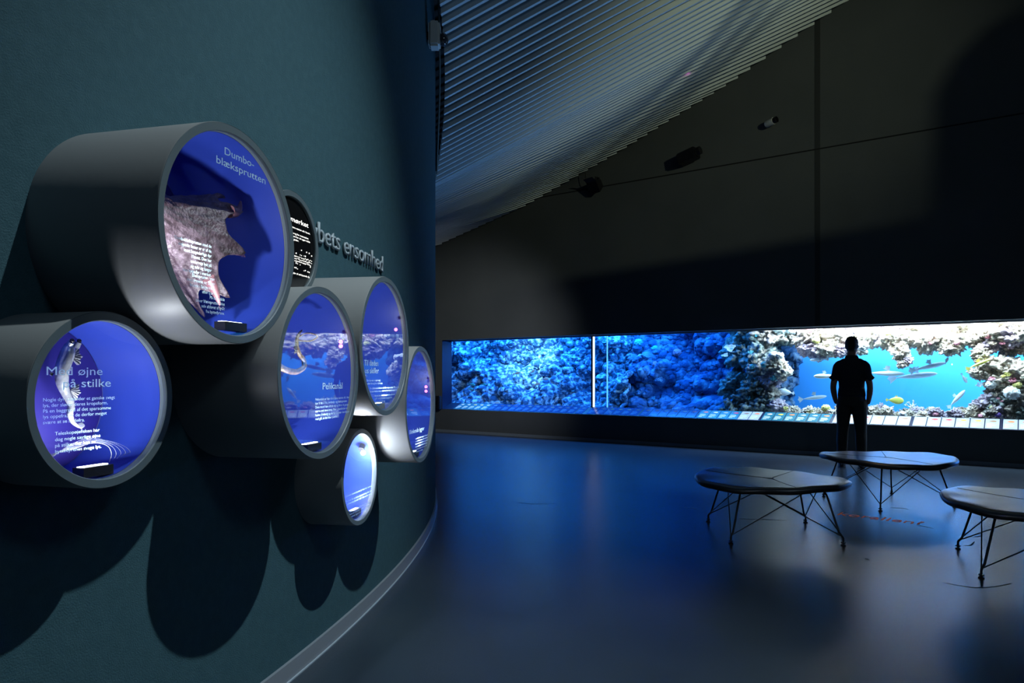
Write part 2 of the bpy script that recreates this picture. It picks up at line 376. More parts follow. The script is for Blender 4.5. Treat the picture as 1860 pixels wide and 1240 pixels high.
face_text(t2, 'T2', 'caption', 'Teleskopøjefisken har\ndog nogle særlige øjne\npå stilke, der kan se\nbyttedyrenes svage lys.', -0.138, -0.0767, 0.0083, 0.127, 'LEFT', 1.2, 0.004)
bar_lamp(t2, 'T2', 0.0, 0.088, 2.7, 0.15)
t3 = tube_unit('T3', 'display tube with the brown pelican eel, touching the right side of the octopus tube')
face_text(t3, 'T3', 'title', 'Pelikanål', 0.018, -0.058, 0.0245, 0.1586)
face_text(t3, 'T3', 'caption', 'Pelikanålen er klar til at spise næsten alt, den\nkan få fat i. Fisk, krebsdyr og blæksprutter.\nDens mund kan udvide sig og bliver ti gange\nstørre end dens krop. Men i mundhulen er\nhuden skrøbelig og derfor lammer den byttet\nmed gift, så det ikke spræller.', -0.0365, -0.0957, 0.0088, 0.272, 'LEFT', 1.12, 0.004)
bar_lamp(t3, 'T3', -0.005, 0.10, 3.1, 0.45)
t4 = tube_unit('T4', 'display tube with the anglerfish text, between the pelican eel tube and the rightmost tube')
face_text(t4, 'T4', 'title', 'Til døden', -0.2335, -0.0855, 0.0245, 0.155)
face_text(t4, 'T4', 'title', 'os skiller', -0.2248, -0.1163, 0.0245, 0.153)
face_text(t4, 'T4', 'caption', 'Der kan være meget langt\nmellem han og hun i dybhavet.', -0.2073, -0.149, 0.0085, 0.18, 'LEFT', 1.1, 0.004)
face_text(t4, 'T4', 'caption', 'For dybhavstudsefisken er det ikke noget problem. Når den lille\nhan har fundet en hun, vokser han bare fast på hendes side.', -0.1716, -0.1815, 0.0085, 0.355, 'LEFT', 1.1, 0.004)
face_text(t4, 'T4', 'caption', 'Hannen lever derefter som snylter på hunnen\nog får næring fra hende til gengæld for\nat befrugte hendes æg.', -0.12, -0.213, 0.0085, 0.25, 'LEFT', 1.1, 0.004)
bar_lamp(t4, 'T4', 0.0, 0.10, 2.8, 0.45)
t5 = tube_unit('T5', 'rightmost display tube, its lower side lit by the bright lamp of the low tube')
face_text(t5, 'T5', 'title', 'Blinkende lygter', -0.1875, -0.136, 0.0215, 0.28)
face_text(t5, 'T5', 'caption', 'Lygtefisken har organer fulde af\nlysende bakterier under øjnene.\nDen kan dække dem til og blinke\nmed lyset for at finde føde og\nholde kontakt med andre fisk\ni stimen om natten.', -0.0835, -0.1705, 0.0085, 0.252, 'LEFT', 1.15, 0.004)
bar_lamp(t5, 'T5', 0.0, 0.10, 2.7, 0.45)
t6 = tube_unit('T6', 'lowest and smallest lit display tube, with a glaring white lamp at its upper edge')
face_text(t6, 'T6', 'caption', 'Dybhavets største lysende dyr lever her i mørket.', -0.15, -0.068, 0.0085, 0.303, 'LEFT', 1.0, 0.004)
face_text(t6, 'T6', 'caption', 'De lyser for at lokke byttet til sig eller for\nat skræmme fjender væk i det sorte vand.', -0.15, -0.0905, 0.0085, 0.303, 'LEFT', 1.1, 0.004)
face_text(t6, 'T6', 'caption', 'Lyset dannes af bakterier eller\nved en kemisk reaktion inde i\ndyrenes egne lysorganer.', -0.108, -0.1395, 0.0085, 0.24, 'LEFT', 1.1, 0.004)
bar_lamp(t6, 'T6', 0.03, 0.08, 2.0, 0.4)
L6 = TUBES['T6'][5]
mb = MB(); mb.ball((L6 - 0.035, 0.112, 0.094), 0.011); sp = obj('spot_bulb', mb, t6, M_star, True)
mb = MB(); mb.tube([(L6 - 0.05, 0.125, 0.108), (L6 - 0.05, 0.146, 0.127)], 0.014, 14); obj('spot_socket', mb, t6, M_black)
lamp('spot_light', 'POINT', (L6 - 0.034, 0.105, 0.084), (0, 0, 0), 9.0, (0.85, 0.93, 1.0), 0.012, parent=t6)
t7 = tube_unit('T7', 'shallow display tube with a black screen and white text, half behind the octopus tube', False)
face_text(t7, 'T7', 'title', 'I mørket', -0.03, 0.0905, 0.0195, 0.164, m=M_led)
face_text(t7, 'T7', 'caption', 'Lys kan være næsten alt i havet.', -0.05, 0.0655, 0.0075, 0.198, m=M_led)
face_text(t7, 'T7', 'caption', 'Det er i sprog for mennesker.\nHver dyreart har sin egen måde\nat sende signaler.', -0.05, 0.043, 0.0075, 0.198, line=1.15, m=M_led)
face_text(t7, 'T7', 'caption', 'Bølgelængder af selvlysende dyr', -0.05, -0.112, 0.0075, 0.20, m=M_led)
mb = MB(); L7 = TUBES['T7'][5]; q = random.Random(3)
for row in range(9):
    zz = -0.012 - row * 0.0095
    for c_ in range(24):
        yy = -0.06 + c_ * 0.0105; dens = 1.0 if 3 <= row <= 5 else 0.35 if row in (2, 6) else 0.5 if row == 8 else 0.18
        if q.random() < dens and yy * yy + zz * zz < 0.17 ** 2:
            a = 0.0038 * q.uniform(0.6, 1.25); mb.box((L7 - 0.0085, yy, zz + q.uniform(-.002, .002)), (0.001, a, a * 1.1))
obj('light_dots', mb, t7, M_led)
for root, key, pts in ((t3, 'T3', [(0.205, 0.118), (0.205, 0.102)]), (t4, 'T4', [(0.20, 0.085)]), (t5, 'T5', [(0.205, 0.085), (0.205, 0.062)])):
    for yy, zz in pts:
        mb = MB(); mb.ball((TUBES[key][5] - 0.03, yy, zz), 0.0075); obj('pink_reflection', mb, root, M_pink, True)  # glowing balls stand in for pink reflections in the glass

# raised lettering on the curved wall
me = text_mesh('Dybets ensomhed', 0.096, 1.085, 0.006); cut = 0.455
for word, lo, hi in (('Dybets', -1, cut), ('ensomhed', cut, 9)):
    bm = bmesh.new(); bm.from_mesh(me); bmesh.ops.delete(bm, geom=[v for v in bm.verts if not lo < v.co.x < hi], context='VERTS'); m2 = bpy.data.meshes.new('wall_lettering'); bm.to_mesh(m2); bm.free(); solidify(m2, 0.009)
    for v in m2.vertices:
        s_ = -2.545 + v.co.x; a = s_ / CR; v.co = cyl(a, CR + 0.004 + v.co.z, 1.868 + v.co.y - (s_ + 2.316) * 0.010)
    o = recenter(obj('wall_lettering', m2, None, M_letter)); tag(o, 'raised grey word %s in cut letters on the curved wall above the tubes' % word, 'sign', 'raised words on the curved wall')

# ------------------------------------------------------------------ models inside the tubes
def place(o, key, y=0, z=0, x=None):
    X, Y, Z, th, D, L = TUBES[key]; Mt = Matrix.Translation((X, Y, Z)) @ Matrix.Rotation(th, 4, 'Z')
    o.matrix_world = Mt @ Matrix.Translation((L / 2 if x is None else x, y, z)); return o
M_octo = mat('octopus_skin', (0.040, 0.024, 0.030), 0.40, col2=(0.115, 0.082, 0.10), nscale=45, bump=0.35, bscale=120)
M_octp = mat('octopus_arm_tip', (0.20, 0.09, 0.10), 0.4)
root = empty('dumbo_octopus_model', (0, 0, 0), 'brown webbed octopus model inside the largest tube', 'animal model'); place(root, 'T1', -0.012, 0.004, 0.215)
mb = MB(); NA, NV = 128, 40; rings = []
for i in range(NV + 1):
    v = i / NV; ring = []
    for j in range(NA):
        ph = 2 * pi * j / NA + 0.35
        arm = max(0.0, cos(4 * ph)) ** 5                               # eight arms
        web = 0.5 + 0.5 * cos(8 * ph)
        armw = web ** 6
        rad = 0.055 + 0.145 * sin(v * pi / 2) ** 1.1
        if v < 0.25: rad = 0.075 * sqrt(max(0.0, 1 - ((0.25 - v) / 0.25) ** 2)) + 0.004 + 0.02 * v
        else: rad = 0.079 + 0.115 * ((v - 0.25) / 0.75) ** 1.15
        rad *= 1 + 0.10 * v * armw - 0.10 * v * (1 - web) + 0.018 * sin(23 * ph + 6 * v)
        ax = -0.20 + 0.25 * v + (0.050 * armw - 0.030 * (1 - web)) * v ** 3
        wr = 0.004 * noise.noise(Vector((cos(ph) * 4, sin(ph) * 4, v * 14)))
        ring.append(Vector(((rad + wr) * cos(ph) * 0.5, ax, (rad + wr) * sin(ph) * 0.92)))
    rings.append(ring)
mb.rings(rings, False)
tilt = Matrix.Rotation(R_(-14), 4, 'X')
for k in range(len(mb.v)): mb.v[k] = tuple(tilt @ Vector(mb.v[k]) + Vector((0, 0.05, -0.005)))
o = obj('body', mb, root, M_octo, True)
md = o.modifiers.new('thick', 'SOLIDIFY'); md.thickness = 0.006
for (p0, p1, p2) in (((0.06, 0.135, 0.096), (0.065, 0.175, 0.092), (0.065, 0.181, 0.138)), ((0.075, 0.115, -0.012), (0.07, 0.16, -0.024), (0.07, 0.192, -0.020)), ((0.06, 0.035, -0.115), (0.06, 0.065, -0.145), (0.06, 0.088, -0.188)), ((-0.05, 0.12, 0.06), (-0.05, 0.15, 0.05), (-0.05, 0.17, 0.03))):
    mb = MB(); pts = []; 
    for k in range(9):
        u = k / 8; pts.append(Vector(p0) * (1 - u) ** 2 + Vector(p1) * 2 * u * (1 - u) + Vector(p2) * u * u)
    mb.tube(pts, [0.017 * (1 - k / 8) ** 0.8 + 0.0025 for k in range(9)], 10)
    for k in range(2, 9):
        mb.tube([pts[k] + Vector((0, -0.002, -0.004)), pts[k] + Vector((0.002, 0.001, -0.012))], [0.0012, 0.0005], 5)
    obj('arm_tip', mb, root, M_octp, True)
for sgn in (-1, 1):
    mb = MB(); mb.ball((sgn * 0.028, -0.165, 0.02), (0.012, 0.013, 0.013)); obj('eye', mb, root, M_black, True)

M_silver = mat('silver_fish_skin', (0.42, 0.44, 0.46), 0.22, metal=0.35, col2=(0.20, 0.20, 0.23), nscale=30, bump=0.1, bscale=120)
M_fin = mat('pale_fin', (0.16, 0.17, 0.22), 0.4)
root = empty('telescope_fish_model', (0, 0, 0), 'silver telescope fish model hanging head up in the small left tube', 'animal model'); place(root, 'T2', 0, 0, 0.105)
pts = [(0.02, -0.018, 0.138), (0.02, -0.021, 0.118), (0.014, -0.029, 0.083), (0.006, -0.026, 0.049), (0.0, -0.010, 0.018), (0.0, 0.006, -0.012), (0.0, 0.003, -0.036), (0.0, 0.012, -0.058), (0.0, 0.030, -0.072)]
mb = MB(); mb.tube(spline(pts, 4), [interp([(0, .009), (1, .0165), (2, .0175), (3, .015), (4, .011), (5, .009), (6, .0075), (7, .0055), (8, .003)], k / 4) for k in range(33)], 16); obj('body', mb, root, M_silver, True)
for sgn in (-1, 1):
    mb = MB(); mb.tube([(0.024 + 0.004 * sgn, -0.014 + 0.009 * sgn, 0.130), (0.034, -0.013 + 0.010 * sgn, 0.143)], [0.008, 0.0075], 14); e1 = obj('eye', mb, root, M_silver, True)
    mb = MB(); mb.ball((0.036, -0.013 + 0.010 * sgn, 0.146), 0.0055); obj('pupil', mb, e1, M_black, True)
def fan(mb, c, d, spread, n_, length, nrm):
    c = Vector(c); d = Vector(d).normalized(); nrm = Vector(nrm).normalized(); vs = [c - nrm * 0.0012, c + nrm * 0.0012]; fs = []
    for i in range(n_ + 1):
        a = -spread / 2 + spread * i / n_; q_ = Matrix.Rotation(a, 3, nrm) @ d; l = length * (0.9 + 0.1 * cos(9 * a)); rip = 0.003 * (i % 2)
        vs += [c + q_ * l + nrm * (rip - 0.0008), c + q_ * l + nrm * (rip + 0.0008)]
    for i in range(n_):
        a = 2 + 2 * i; fs += [(0, a, a + 2), (1, a + 3, a + 1), (a, a + 1, a + 3, a + 2)]
    fs += [(0, 1, 3, 2), (0, len(vs) - 2, len(vs) - 1, 1)]
    mb.add(vs, fs)
for c_, d_, sp_, ln in (((0.015, -0.010, 0.106), (0.2, 1, 0.05), 1.9, 0.030), ((0.0, 0.0, 0.022), (0.1, 1, -0.2), 1.6, 0.032), ((0.0, -0.042, 0.066), (0.2, -1, -0.3), 1.1, 0.016), ((-0.01, 0.026, -0.066), (-0.1, 0.95, -0.15), 0.8, 0.032)):
    mb = MB(); fan(mb, c_, d_, sp_, 14, ln, (1, -0.25, 0.1)); obj('fin', mb, root, M_fin)
for k in range(5):
    mb = MB(); r0 = 0.0
    pp = spline([(0.07, -0.125, -0.125 - .004 * k), (0.072, -0.06, -0.118 + .003 * k), (0.075, 0.0, -0.108 + .003 * k), (0.078, 0.04 + .010 * k, -0.118), (0.08, 0.052 + .015 * k, -0.140), (0.08, 0.045 + .012 * k, -0.160 + .003 * k)], 7)
    mb.tube(pp, 0.00042, 5); obj('tail_filament', mb, root, M_fin, True)

M_eel = mat('brown_eel_skin', (0.16, 0.10, 0.07), 0.25, col2=(0.34, 0.24, 0.18), nscale=40, bump=0.25, bscale=150)
root = empty('pelican_eel_model', (0, 0, 0), 'long brown pelican eel model curled in the tube right of the octopus', 'animal model'); place(root, 'T3', 0, 0, 0.25)
cp = spline([(0.02, 0.016, 0.144), (0.02, -0.004, 0.122), (0.02, -0.004, 0.092), (0.02, 0.012, 0.066), (0.02, 0.044, 0.045), (0.02, 0.045, 0.022), (0.015, 0.020, 0.008), (0.01, -0.015, 0.004), (0.005, -0.078, 0.016), (0.0, -0.122, 0.040), (0.0, -0.17, 0.085)])
mb = MB(); nn = len(cp); mb.tube(cp, [0.004 + 0.0085 * (i / (nn - 1)) ** 0.7 for i in range(nn)], 12); obj('body', mb, root, M_eel, True)
mb = MB(); lp = spline([(0.02, 0.0, 0.125), (0.03, 0.045, 0.142), (0.04, 0.09, 0.140), (0.04, 0.105, 0.130), (0.03, 0.075, 0.116), (0.02, 0.03, 0.114), (0.02, 0.0, 0.118)]); mb.tube(lp, 0.0025, 8); obj('jaw', mb, root, M_eel, True)
mb = MB(); fan(mb, (0.02, -0.002, 0.078), (0.1, -0.9, 0.3), 1.5, 12, 0.036, (1, 0.2, 0)); obj('fin', mb, root, M_fin)
mb = MB(); mb.tube([(0.02, 0.014, 0.142), (0.02, 0.030, 0.152)], [0.004, 0.0025], 8); obj('tail_light', mb, root, M_octp, True)

def lumpy(name, sub, amp, seed, fr=2.2, squash=(1, 1, 1), cell=0.35):
    bm = bmesh.new(); bmesh.ops.create_icosphere(bm, subdivisions=sub, radius=1.0); off = Vector((seed * 13.1, seed * 7.7, seed * 3.3))
    for v in bm.verts:
        p = v.co.copy(); d = noise.fractal(p * fr + off, 0.9, 2.1, 5) * amp
        d += (0.5 - noise.voronoi(p * fr * 1.9 + off)[0][0]) * cell
        d += (0.4 - noise.voronoi(p * fr * 5.5 + off)[0][0]) * cell * 0.3
        v.co = p * (1 + d); v.co = Vector((v.co.x * squash[0], v.co.y * squash[1], v.co.z * squash[2]))
    me = bpy.data.meshes.new(name); bm.to_mesh(me); bm.free(); me.polygons.foreach_set('use_smooth', [True] * len(me.polygons)); return me

# ------------------------------------------------------------------ aquarium: tank, glass, water
def G(px, py, w):                                             # point seen at a picture position, w metres behind the wall face
    r = (px - CX) / F; o = WO + WN * w
    t = (r * o.y - o.x) / (WU.x - r * WU.y); y = o.y + WU.y * t
    return Vector((r * y, y, EYE - (py - HY) / F * y))
def sw(p):                                                    # world -> (s, w)
    d = p - WO; return d.dot(WU), d.dot(WN)
TB, TT, TW = 0.42, 2.46, 3.0
tank = empty('aquarium_tank', W(6.7, REC, 0), 'long aquarium window set into the dark back wall', 'aquarium')
tank_inv = Matrix.Translation(W(6.7, REC, 0)).inverted()
def tobj(name, mb, m, parent=tank, smooth=False):
    mb.v = [tuple(tank_inv @ Vector(v)) for v in mb.v]; return obj(name, mb, parent, m, smooth)
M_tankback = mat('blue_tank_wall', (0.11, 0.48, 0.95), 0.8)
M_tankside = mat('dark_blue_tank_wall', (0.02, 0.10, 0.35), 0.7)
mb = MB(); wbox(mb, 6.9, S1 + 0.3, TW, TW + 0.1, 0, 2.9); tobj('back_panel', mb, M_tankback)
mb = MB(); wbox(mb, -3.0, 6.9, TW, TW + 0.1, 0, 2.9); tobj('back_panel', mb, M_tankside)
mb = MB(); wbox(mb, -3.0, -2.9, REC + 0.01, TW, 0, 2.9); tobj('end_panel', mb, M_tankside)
mb = MB(); wbox(mb, S1 + 0.2, S1 + 0.3, REC, TW, 0, 2.9); tobj('end_panel', mb, M_tankside)
mb = MB(); wbox(mb, -3.0, S1 + 0.3, REC + 0.01, TW + 0.1, 2.9, 2.95); tobj('lid', mb, M_black)
mb = MB(); wbox(mb, -2.9, S1 + 0.2, REC + 0.08, TW, 0.3, TB); tobj('base_panel', mb, mat('pale_reef_sand', (0.55, 0.52, 0.45), 0.9, col2=(0.40, 0.38, 0.36), nscale=20))
SM = 3.88
mb = MB(); wbox(mb, S0 - 0.05, SM - 0.03, REC, REC + 0.07, GB - 0.05, Z1 + 0.25); tobj('glass_pane', mb, M_tankglass)
mb = MB(); wbox(mb, SM + 0.05, SM + 0.30, REC, REC + 0.07, GB - 0.05, Z1 + 0.25); tobj('glass_pane', mb, glass_mat('thick_acrylic', (0.80, 0.97, 1.0)))
mb = MB(); wbox(mb, SM + 0.32, S1 + 0.1, REC, REC + 0.07, GB - 0.05, Z1 + 0.25); tobj('glass_pane', mb, M_tankglass)
mb = MB(); wbox(mb, SM - 0.035, SM + 0.0, REC - 0.012, REC + 0.09, GB - 0.02, Z1 + 0.2); tobj('mullion', mb, mat('grey_silicone', (0.11, 0.11, 0.11), 0.6))
mb = MB(); wbox(mb, SM + 0.0, SM + 0.035, REC - 0.006, REC + 0.012, GB - 0.02, Z1 + 0.2); tobj('mullion_edge', mb, mat('emissive_acrylic_edge', (0.9, 0.95, 1.0), 0.3, emit=(0.80, 0.95, 1.0), estr=1.3))  # tank light caught in the acrylic edge, put in as emission
mb = MB(); wbox(mb, SM + 0.30, SM + 0.32, REC - 0.005, REC + 0.015, GB - 0.02, Z1 + 0.2); tobj('mullion_edge', mb, mat('emissive_cyan_edge', (0.4, 0.8, 1.0), 0.3, emit=(0.15, 0.60, 1.0), estr=0.8))  # cyan edge light, likewise put in as emission
mb = MB(); wbox(mb, S0, S1, REC - 0.03, REC, Z1 - 0.022, Z1); tobj('top_seal', mb, mat('pale_seal', (0.42, 0.45, 0.45), 0.3))
wm = bpy.data.materials.new('sea_water'); wm.use_nodes = True; nt = wm.node_tree; nt.nodes.clear()
out = nt.nodes.new('ShaderNodeOutputMaterial'); va = nt.nodes.new('ShaderNodeVolumeAbsorption'); va.inputs['Color'].default_value = (0.25, 0.72, 1.0, 1); va.inputs['Density'].default_value = 0.34
nt.links.new(va.outputs[0], out.inputs['Volume'])
mb = MB(); wbox(mb, -2.89, S1 + 0.19, REC + 0.075, TW - 0.01, TB + 0.001, TT)
o = recenter(obj('aquarium_water', mb, None, wm)); tag(o, 'clear blue sea water filling the aquarium', 'water', None, 'stuff')

# ------------------------------------------------------------------ reef
R_blue = mat('blue_grey_reef_rock', (0.05, 0.12, 0.20), 0.8, col2=(0.78, 0.82, 0.82), nscale=11, bump=1.0, bscale=45, ramp=(0.47, 0.64), detail=10)  # bright ridge highlights put into the colour as a pale noise crust
R_deep = mat('deep_blue_reef_rock', (0.03, 0.10, 0.22), 0.8, col2=(0.30, 0.42, 0.52), nscale=5, bump=1.0, bscale=30, ramp=(0.46, 0.72), detail=9)
R_cream = mat('cream_reef_rock', (0.42, 0.30, 0.24), 0.8, col2=(0.80, 0.72, 0.58), nscale=5, bump=0.9, bscale=22, ramp=(0.34, 0.60))
R_tan = mat('tan_reef_rock', (0.20, 0.17, 0.16), 0.8, col2=(0.62, 0.50, 0.38), nscale=5, bump=0.9, bscale=22, ramp=(0.36, 0.66))
R_mauve = mat('mauve_reef_rock', (0.30, 0.22, 0.30), 0.8, col2=(0.66, 0.56, 0.60), nscale=5, bump=0.9, bscale=24, ramp=(0.34, 0.66))
R_green = mat('grey_green_reef_rock', (0.10, 0.13, 0.13), 0.85, col2=(0.40, 0.44, 0.36), nscale=6, bump=0.9, bscale=24, ramp=(0.40, 0.70))
C_white = mat('white_coral', (0.80, 0.80, 0.76), 0.7, bump=0.5, bscale=60)
C_cyan = mat('cyan_coral', (0.18, 0.72, 0.78), 0.7, bump=0.5, bscale=60)
C_pink = mat('pink_coral', (0.75, 0.30, 0.38), 0.7, bump=0.5, bscale=60)
C_yellow = mat('yellow_coral', (0.72, 0.66, 0.20), 0.7, bump=0.5, bscale=60)
C_violet = mat('violet_coral', (0.30, 0.18, 0.65), 0.7, bump=0.5, bscale=60)
C_cream = mat('cream_coral', (0.72, 0.60, 0.46), 0.7, bump=0.6, bscale=50)

def terrain(name, s0, s1, ns, nz, base, amp, seed, m, label):
    vs = []; fs = []
    for i in range(ns + 1):
        for j in range(nz + 1):
            s_ = s0 + (s1 - s0) * i / ns; z_ = 0.43 + 2.0 * j / nz
            p = Vector((s_, z_, seed))
            d = 0.55 * noise.fractal(p * 1.1, 1, 2, 3) + 0.55 * (0.45 - noise.voronoi(p * 2.6)[0][0]) + 0.34 * (0.4 - noise.voronoi(p * 6.5)[0][0]) + 0.22 * (0.4 - noise.voronoi(p * 15)[0][0])
            w_ = base(s_, z_) - amp * d
            dz = 0.10 * amp * noise.noise(p * 5)
            vs.append(W(s_, max(0.45, min(2.9, w_)), min(2.44, z_ + dz)))
    for i in range(ns):
        for j in range(nz):
            a = i * (nz + 1) + j; fs.append((a, a + 1, a + nz + 2, a + nz + 1))
    mb = MB().add(vs, fs); o = recenter(obj(name, mb, None, m, True))
    md = o.modifiers.new('thick', 'SOLIDIFY'); md.thickness = 0.06; md.offset = -1
    tag(o, label, 'reef'); return vs
def baseL(s_, z_): return 1.25 + 0.55 * (z_ - 0.6) - 0.20 * max(0, 1.0 - s_) + 0.25 * max(0, 1.0 - z_) * -1.2
def baseM(s_, z_): return 1.9 + 0.30 * (z_ - 0.6) - 0.5 * math.exp(-((s_ - 7.0) / 0.7) ** 2) - 0.35 * math.exp(-((s_ - 4.2) / 0.5) ** 2) - 0.9 * max(0, 0.85 - z_)
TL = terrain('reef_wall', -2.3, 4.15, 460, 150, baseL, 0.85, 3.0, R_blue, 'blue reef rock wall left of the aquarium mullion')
TM = terrain('reef_wall', 4.0, 7.35, 240, 130, baseM, 0.80, 9.0, R_deep, 'dark blue reef rock wall right of the aquarium mullion')

ROCKS = [lumpy('reef_rock', 5, 0.42, k + 1, 1.7, (1, 0.95, 0.82), 0.5) for k in range(5)]
def rock(px, py, rp, w, m, label, group, k=None):
    p = G(px, py, w); r = rp * p.y / F
    me = ROCKS[(k if k is not None else rnd.randrange(5))]
    o = bpy.data.objects.new('reef_rock', me); COL.objects.link(o)
    o.location = p; o.scale = (r, r, r * rnd.uniform(0.85, 1.1)); o.rotation_euler = (rnd.uniform(-.4, .4), rnd.uniform(-.4, .4), rnd.uniform(0, 6.28))
    if not me.materials: me.materials.append(None)
    o.material_slots[0].link = 'OBJECT'; o.material_slots[0].material = m
    tag(o, label, 'rock', group); return o
TOPR = [(1455, 596, 24, 1.5, 't'), (1478, 612, 26, 1.3, 't'), (1500, 598, 26, 1.3, 'c'), (1470, 634, 17, 1.2, 'm'), (1488, 640, 16, 1.1, 'm'), (1506, 634, 17, 1.05, 'c'), (1525, 612, 24, 1.25, 'c'), (1530, 637, 13, 1.0, 'm'), (1455, 618, 16, 1.4, 't'),
        (1556, 600, 24, 1.4, 'm'), (1560, 628, 16, 1.2, 'c'), (1585, 608, 26, 1.3, 'c'), (1612, 600, 26, 1.3, 'm'), (1618, 618, 20, 1.1, 'c'), (1641, 618, 19, 1.0, 'c'), (1636, 641, 14, 0.85, 'c'), (1648, 655, 9, 0.8, 'm'), (1640, 661, 9, 0.78, 'c'),
        (1660, 600, 26, 1.2, 'c'), (1684, 620, 22, 1.0, 'c'), (1703, 617, 20, 0.95, 'c'), (1726, 624, 22, 1.0, 'c'), (1722, 634, 14, 0.85, 'c'), (1705, 600, 26, 1.2, 'm'), (1750, 602, 26, 1.1, 'c'), (1770, 618, 18, 0.95, 'c'), (1785, 603, 24, 1.0, 'c'),
        (1800, 625, 16, 0.9, 'm'), (1783, 640, 14, 0.8, 'c'), (1788, 656, 14, 0.78, 'c'), (1815, 600, 26, 0.95, 'c'), (1842, 612, 24, 0.9, 'm'), (1835, 630, 17, 1.0, 't'), (1858, 600, 24, 0.85, 'c'), (1866, 632, 16, 0.9, 't')]
LEFTR = [(1362, 600, 32, 1.5, 'g'), (1395, 606, 30, 1.45, 't'), (1428, 604, 26, 1.5, 'g'), (1345, 640, 28, 1.5, 'g'), (1380, 646, 28, 1.3, 'g'), (1408, 664, 20, 0.95, 'c'), (1421, 674, 15, 0.85, 'c'), (1402, 688, 20, 0.95, 'm'), (1384, 676, 24, 1.1, 't'), (1376, 706, 28, 1.1, 'g'), (1398, 714, 17, 0.95, 't'),
         (1360, 735, 26, 1.0, 'g'), (1390, 735, 22, 0.9, 'g'), (1413, 738, 16, 0.8, 'm'), (1338, 700, 30, 1.4, 'g'), (1330, 748, 20, 0.9, 'g')]
RIGHTR = [(1795, 676, 16, 0.85, 'c'), (1776, 677, 13, 0.8, 'c'), (1822, 668, 24, 0.85, 'c'), (1850, 676, 24, 0.8, 'c'), (1815, 692, 20, 0.8, 'c'), (1842, 702, 22, 0.78, 'c'), (1866, 704, 22, 0.78, 't'), (1806, 710, 14, 0.8, 't'), (1826, 728, 20, 0.72, 'g'), (1852, 730, 22, 0.7, 't'),
          (1798, 730, 17, 0.75, 'm'), (1780, 737, 15, 0.8, 'm'), (1805, 745, 14, 0.65, 'g'), (1835, 748, 15, 0.62, 't'), (1862, 752, 15, 0.6, 'g'), (1770, 744, 10, 0.7, 'c')]
kind = {'c': (R_cream, 'cream'), 't': (R_tan, 'tan'), 'm': (R_mauve, 'mauve'), 'g': (R_green, 'grey-green')}
for px, py, rp, w, k in TOPR:
    rock(px, py, rp * 1.08, w, kind[k][0], kind[k][1] + ' reef rock hanging from the top of the aquarium behind or right of the person', kind[k][1] + ' rocks of the hanging reef')
for px, py, rp, w, k in LEFTR:
    rock(px, py, rp * 1.05, w, kind[k][0], kind[k][1] + ' reef rock in the column left of the open blue water', kind[k][1] + ' rocks of the reef column')
for px, py, rp, w, k in RIGHTR:
    rock(px, py, rp * 1.05, w, kind[k][0], kind[k][1] + ' reef rock in the pile at the right end of the open water', kind[k][1] + ' rocks of the right reef pile')
q = random.Random(11)
for i in range(46):
    px = 1428 + i * 9.2 + q.uniform(-4, 4); k = q.choice('ccmmt')
    if 1722 < px < 1762 and q.random() < 0.6: continue
    rock(px, 752 + q.uniform(-9, 3) + (px - 1428) * 0.012, q.uniform(7, 14), q.uniform(0.55, 1.1), kind[k][0], kind[k][1] + ' reef rubble stone on the aquarium bed below the open water', kind[k][1] + ' rubble on the aquarium bed')
# corals: one mesh of each habit, copied
def branching(seed, n0=9):
    q = random.Random(seed); mb = MB()
    def grow(p, d, l, r, dep):
        e_ = p + d * l; mb.tube([p, p + d * l * 0.5 + Vector((q.uniform(-.04, .04), q.uniform(-.04, .04), 0)), e_], [r, r * 0.85, r * 0.62], 6)
        if dep:
            for _ in range(q.choice((2, 3))):
                nd = (d + Vector((q.uniform(-.8, .8), q.uniform(-.8, .8), q.uniform(-.1, .7)))).normalized(); grow(e_, nd, l * q.uniform(.55, .8), r * 0.68, dep - 1)
    for i in range(n0):
        a = 2 * pi * i / n0; grow(Vector((0.15 * cos(a), 0.15 * sin(a), -0.2)), Vector((cos(a) * q.uniform(.3, 1), sin(a) * q.uniform(.3, 1), q.uniform(.5, 1))).normalized(), 0.5, 0.11, 2)
    return mb.mesh('branching_coral', None, True)
def tablec(seed):
    q = random.Random(seed); mb = MB(); n_ = 40; prof = []
    for r, h in ((0.08, -0.5), (0.12, -0.25), (0.35, -0.05), (0.75, 0.02), (1.0, 0.10), (1.0, 0.16), (0.7, 0.12), (0.3, 0.06), (0.01, 0.05)): prof.append((r, h))
    mb.lathe(prof, n_)
    for k in range(len(mb.v)):
        v = Vector(mb.v[k]); a = math.atan2(v.y, v.x); f_ = 1 + 0.22 * sin(3 * a + seed) + 0.1 * sin(7 * a); mb.v[k] = (v.x * f_, v.y * f_ * 0.8, v.z + 0.10 * noise.noise(v * 3 + Vector((seed, 0, 0))))
    return mb.mesh('plate_coral', None, True)
def fingers(seed):
    q = random.Random(seed); mb = MB()
    for i in range(26):
        a = q.uniform(0, 6.28); r = 0.7 * sqrt(q.random()); h = q.uniform(.5, 1.0) * (1 - 0.5 * r)
        b_ = Vector((r * cos(a), r * sin(a), -0.25)); mb.tube([b_, b_ * 1.15 + Vector((0, 0, h * .6)), b_ * 1.3 + Vector((0, 0, h)), b_ * 1.3 + Vector((0, 0, h + 0.05))], [0.13, 0.15, 0.14, 0.06], 8)
    return mb.mesh('finger_coral', None, True)
CORAL = {'branching_coral': [branching(1), branching(2, 7)], 'plate_coral': [tablec(1), tablec(4)], 'finger_coral': [fingers(2), fingers(5)], 'brain_coral': [lumpy('brain_coral', 4, 0.12, 21, 3.0, (1, 1, 0.75), 0.5), lumpy('brain_coral', 4, 0.25, 25, 2.2, (1, 0.9, 0.8), 0.45)]}
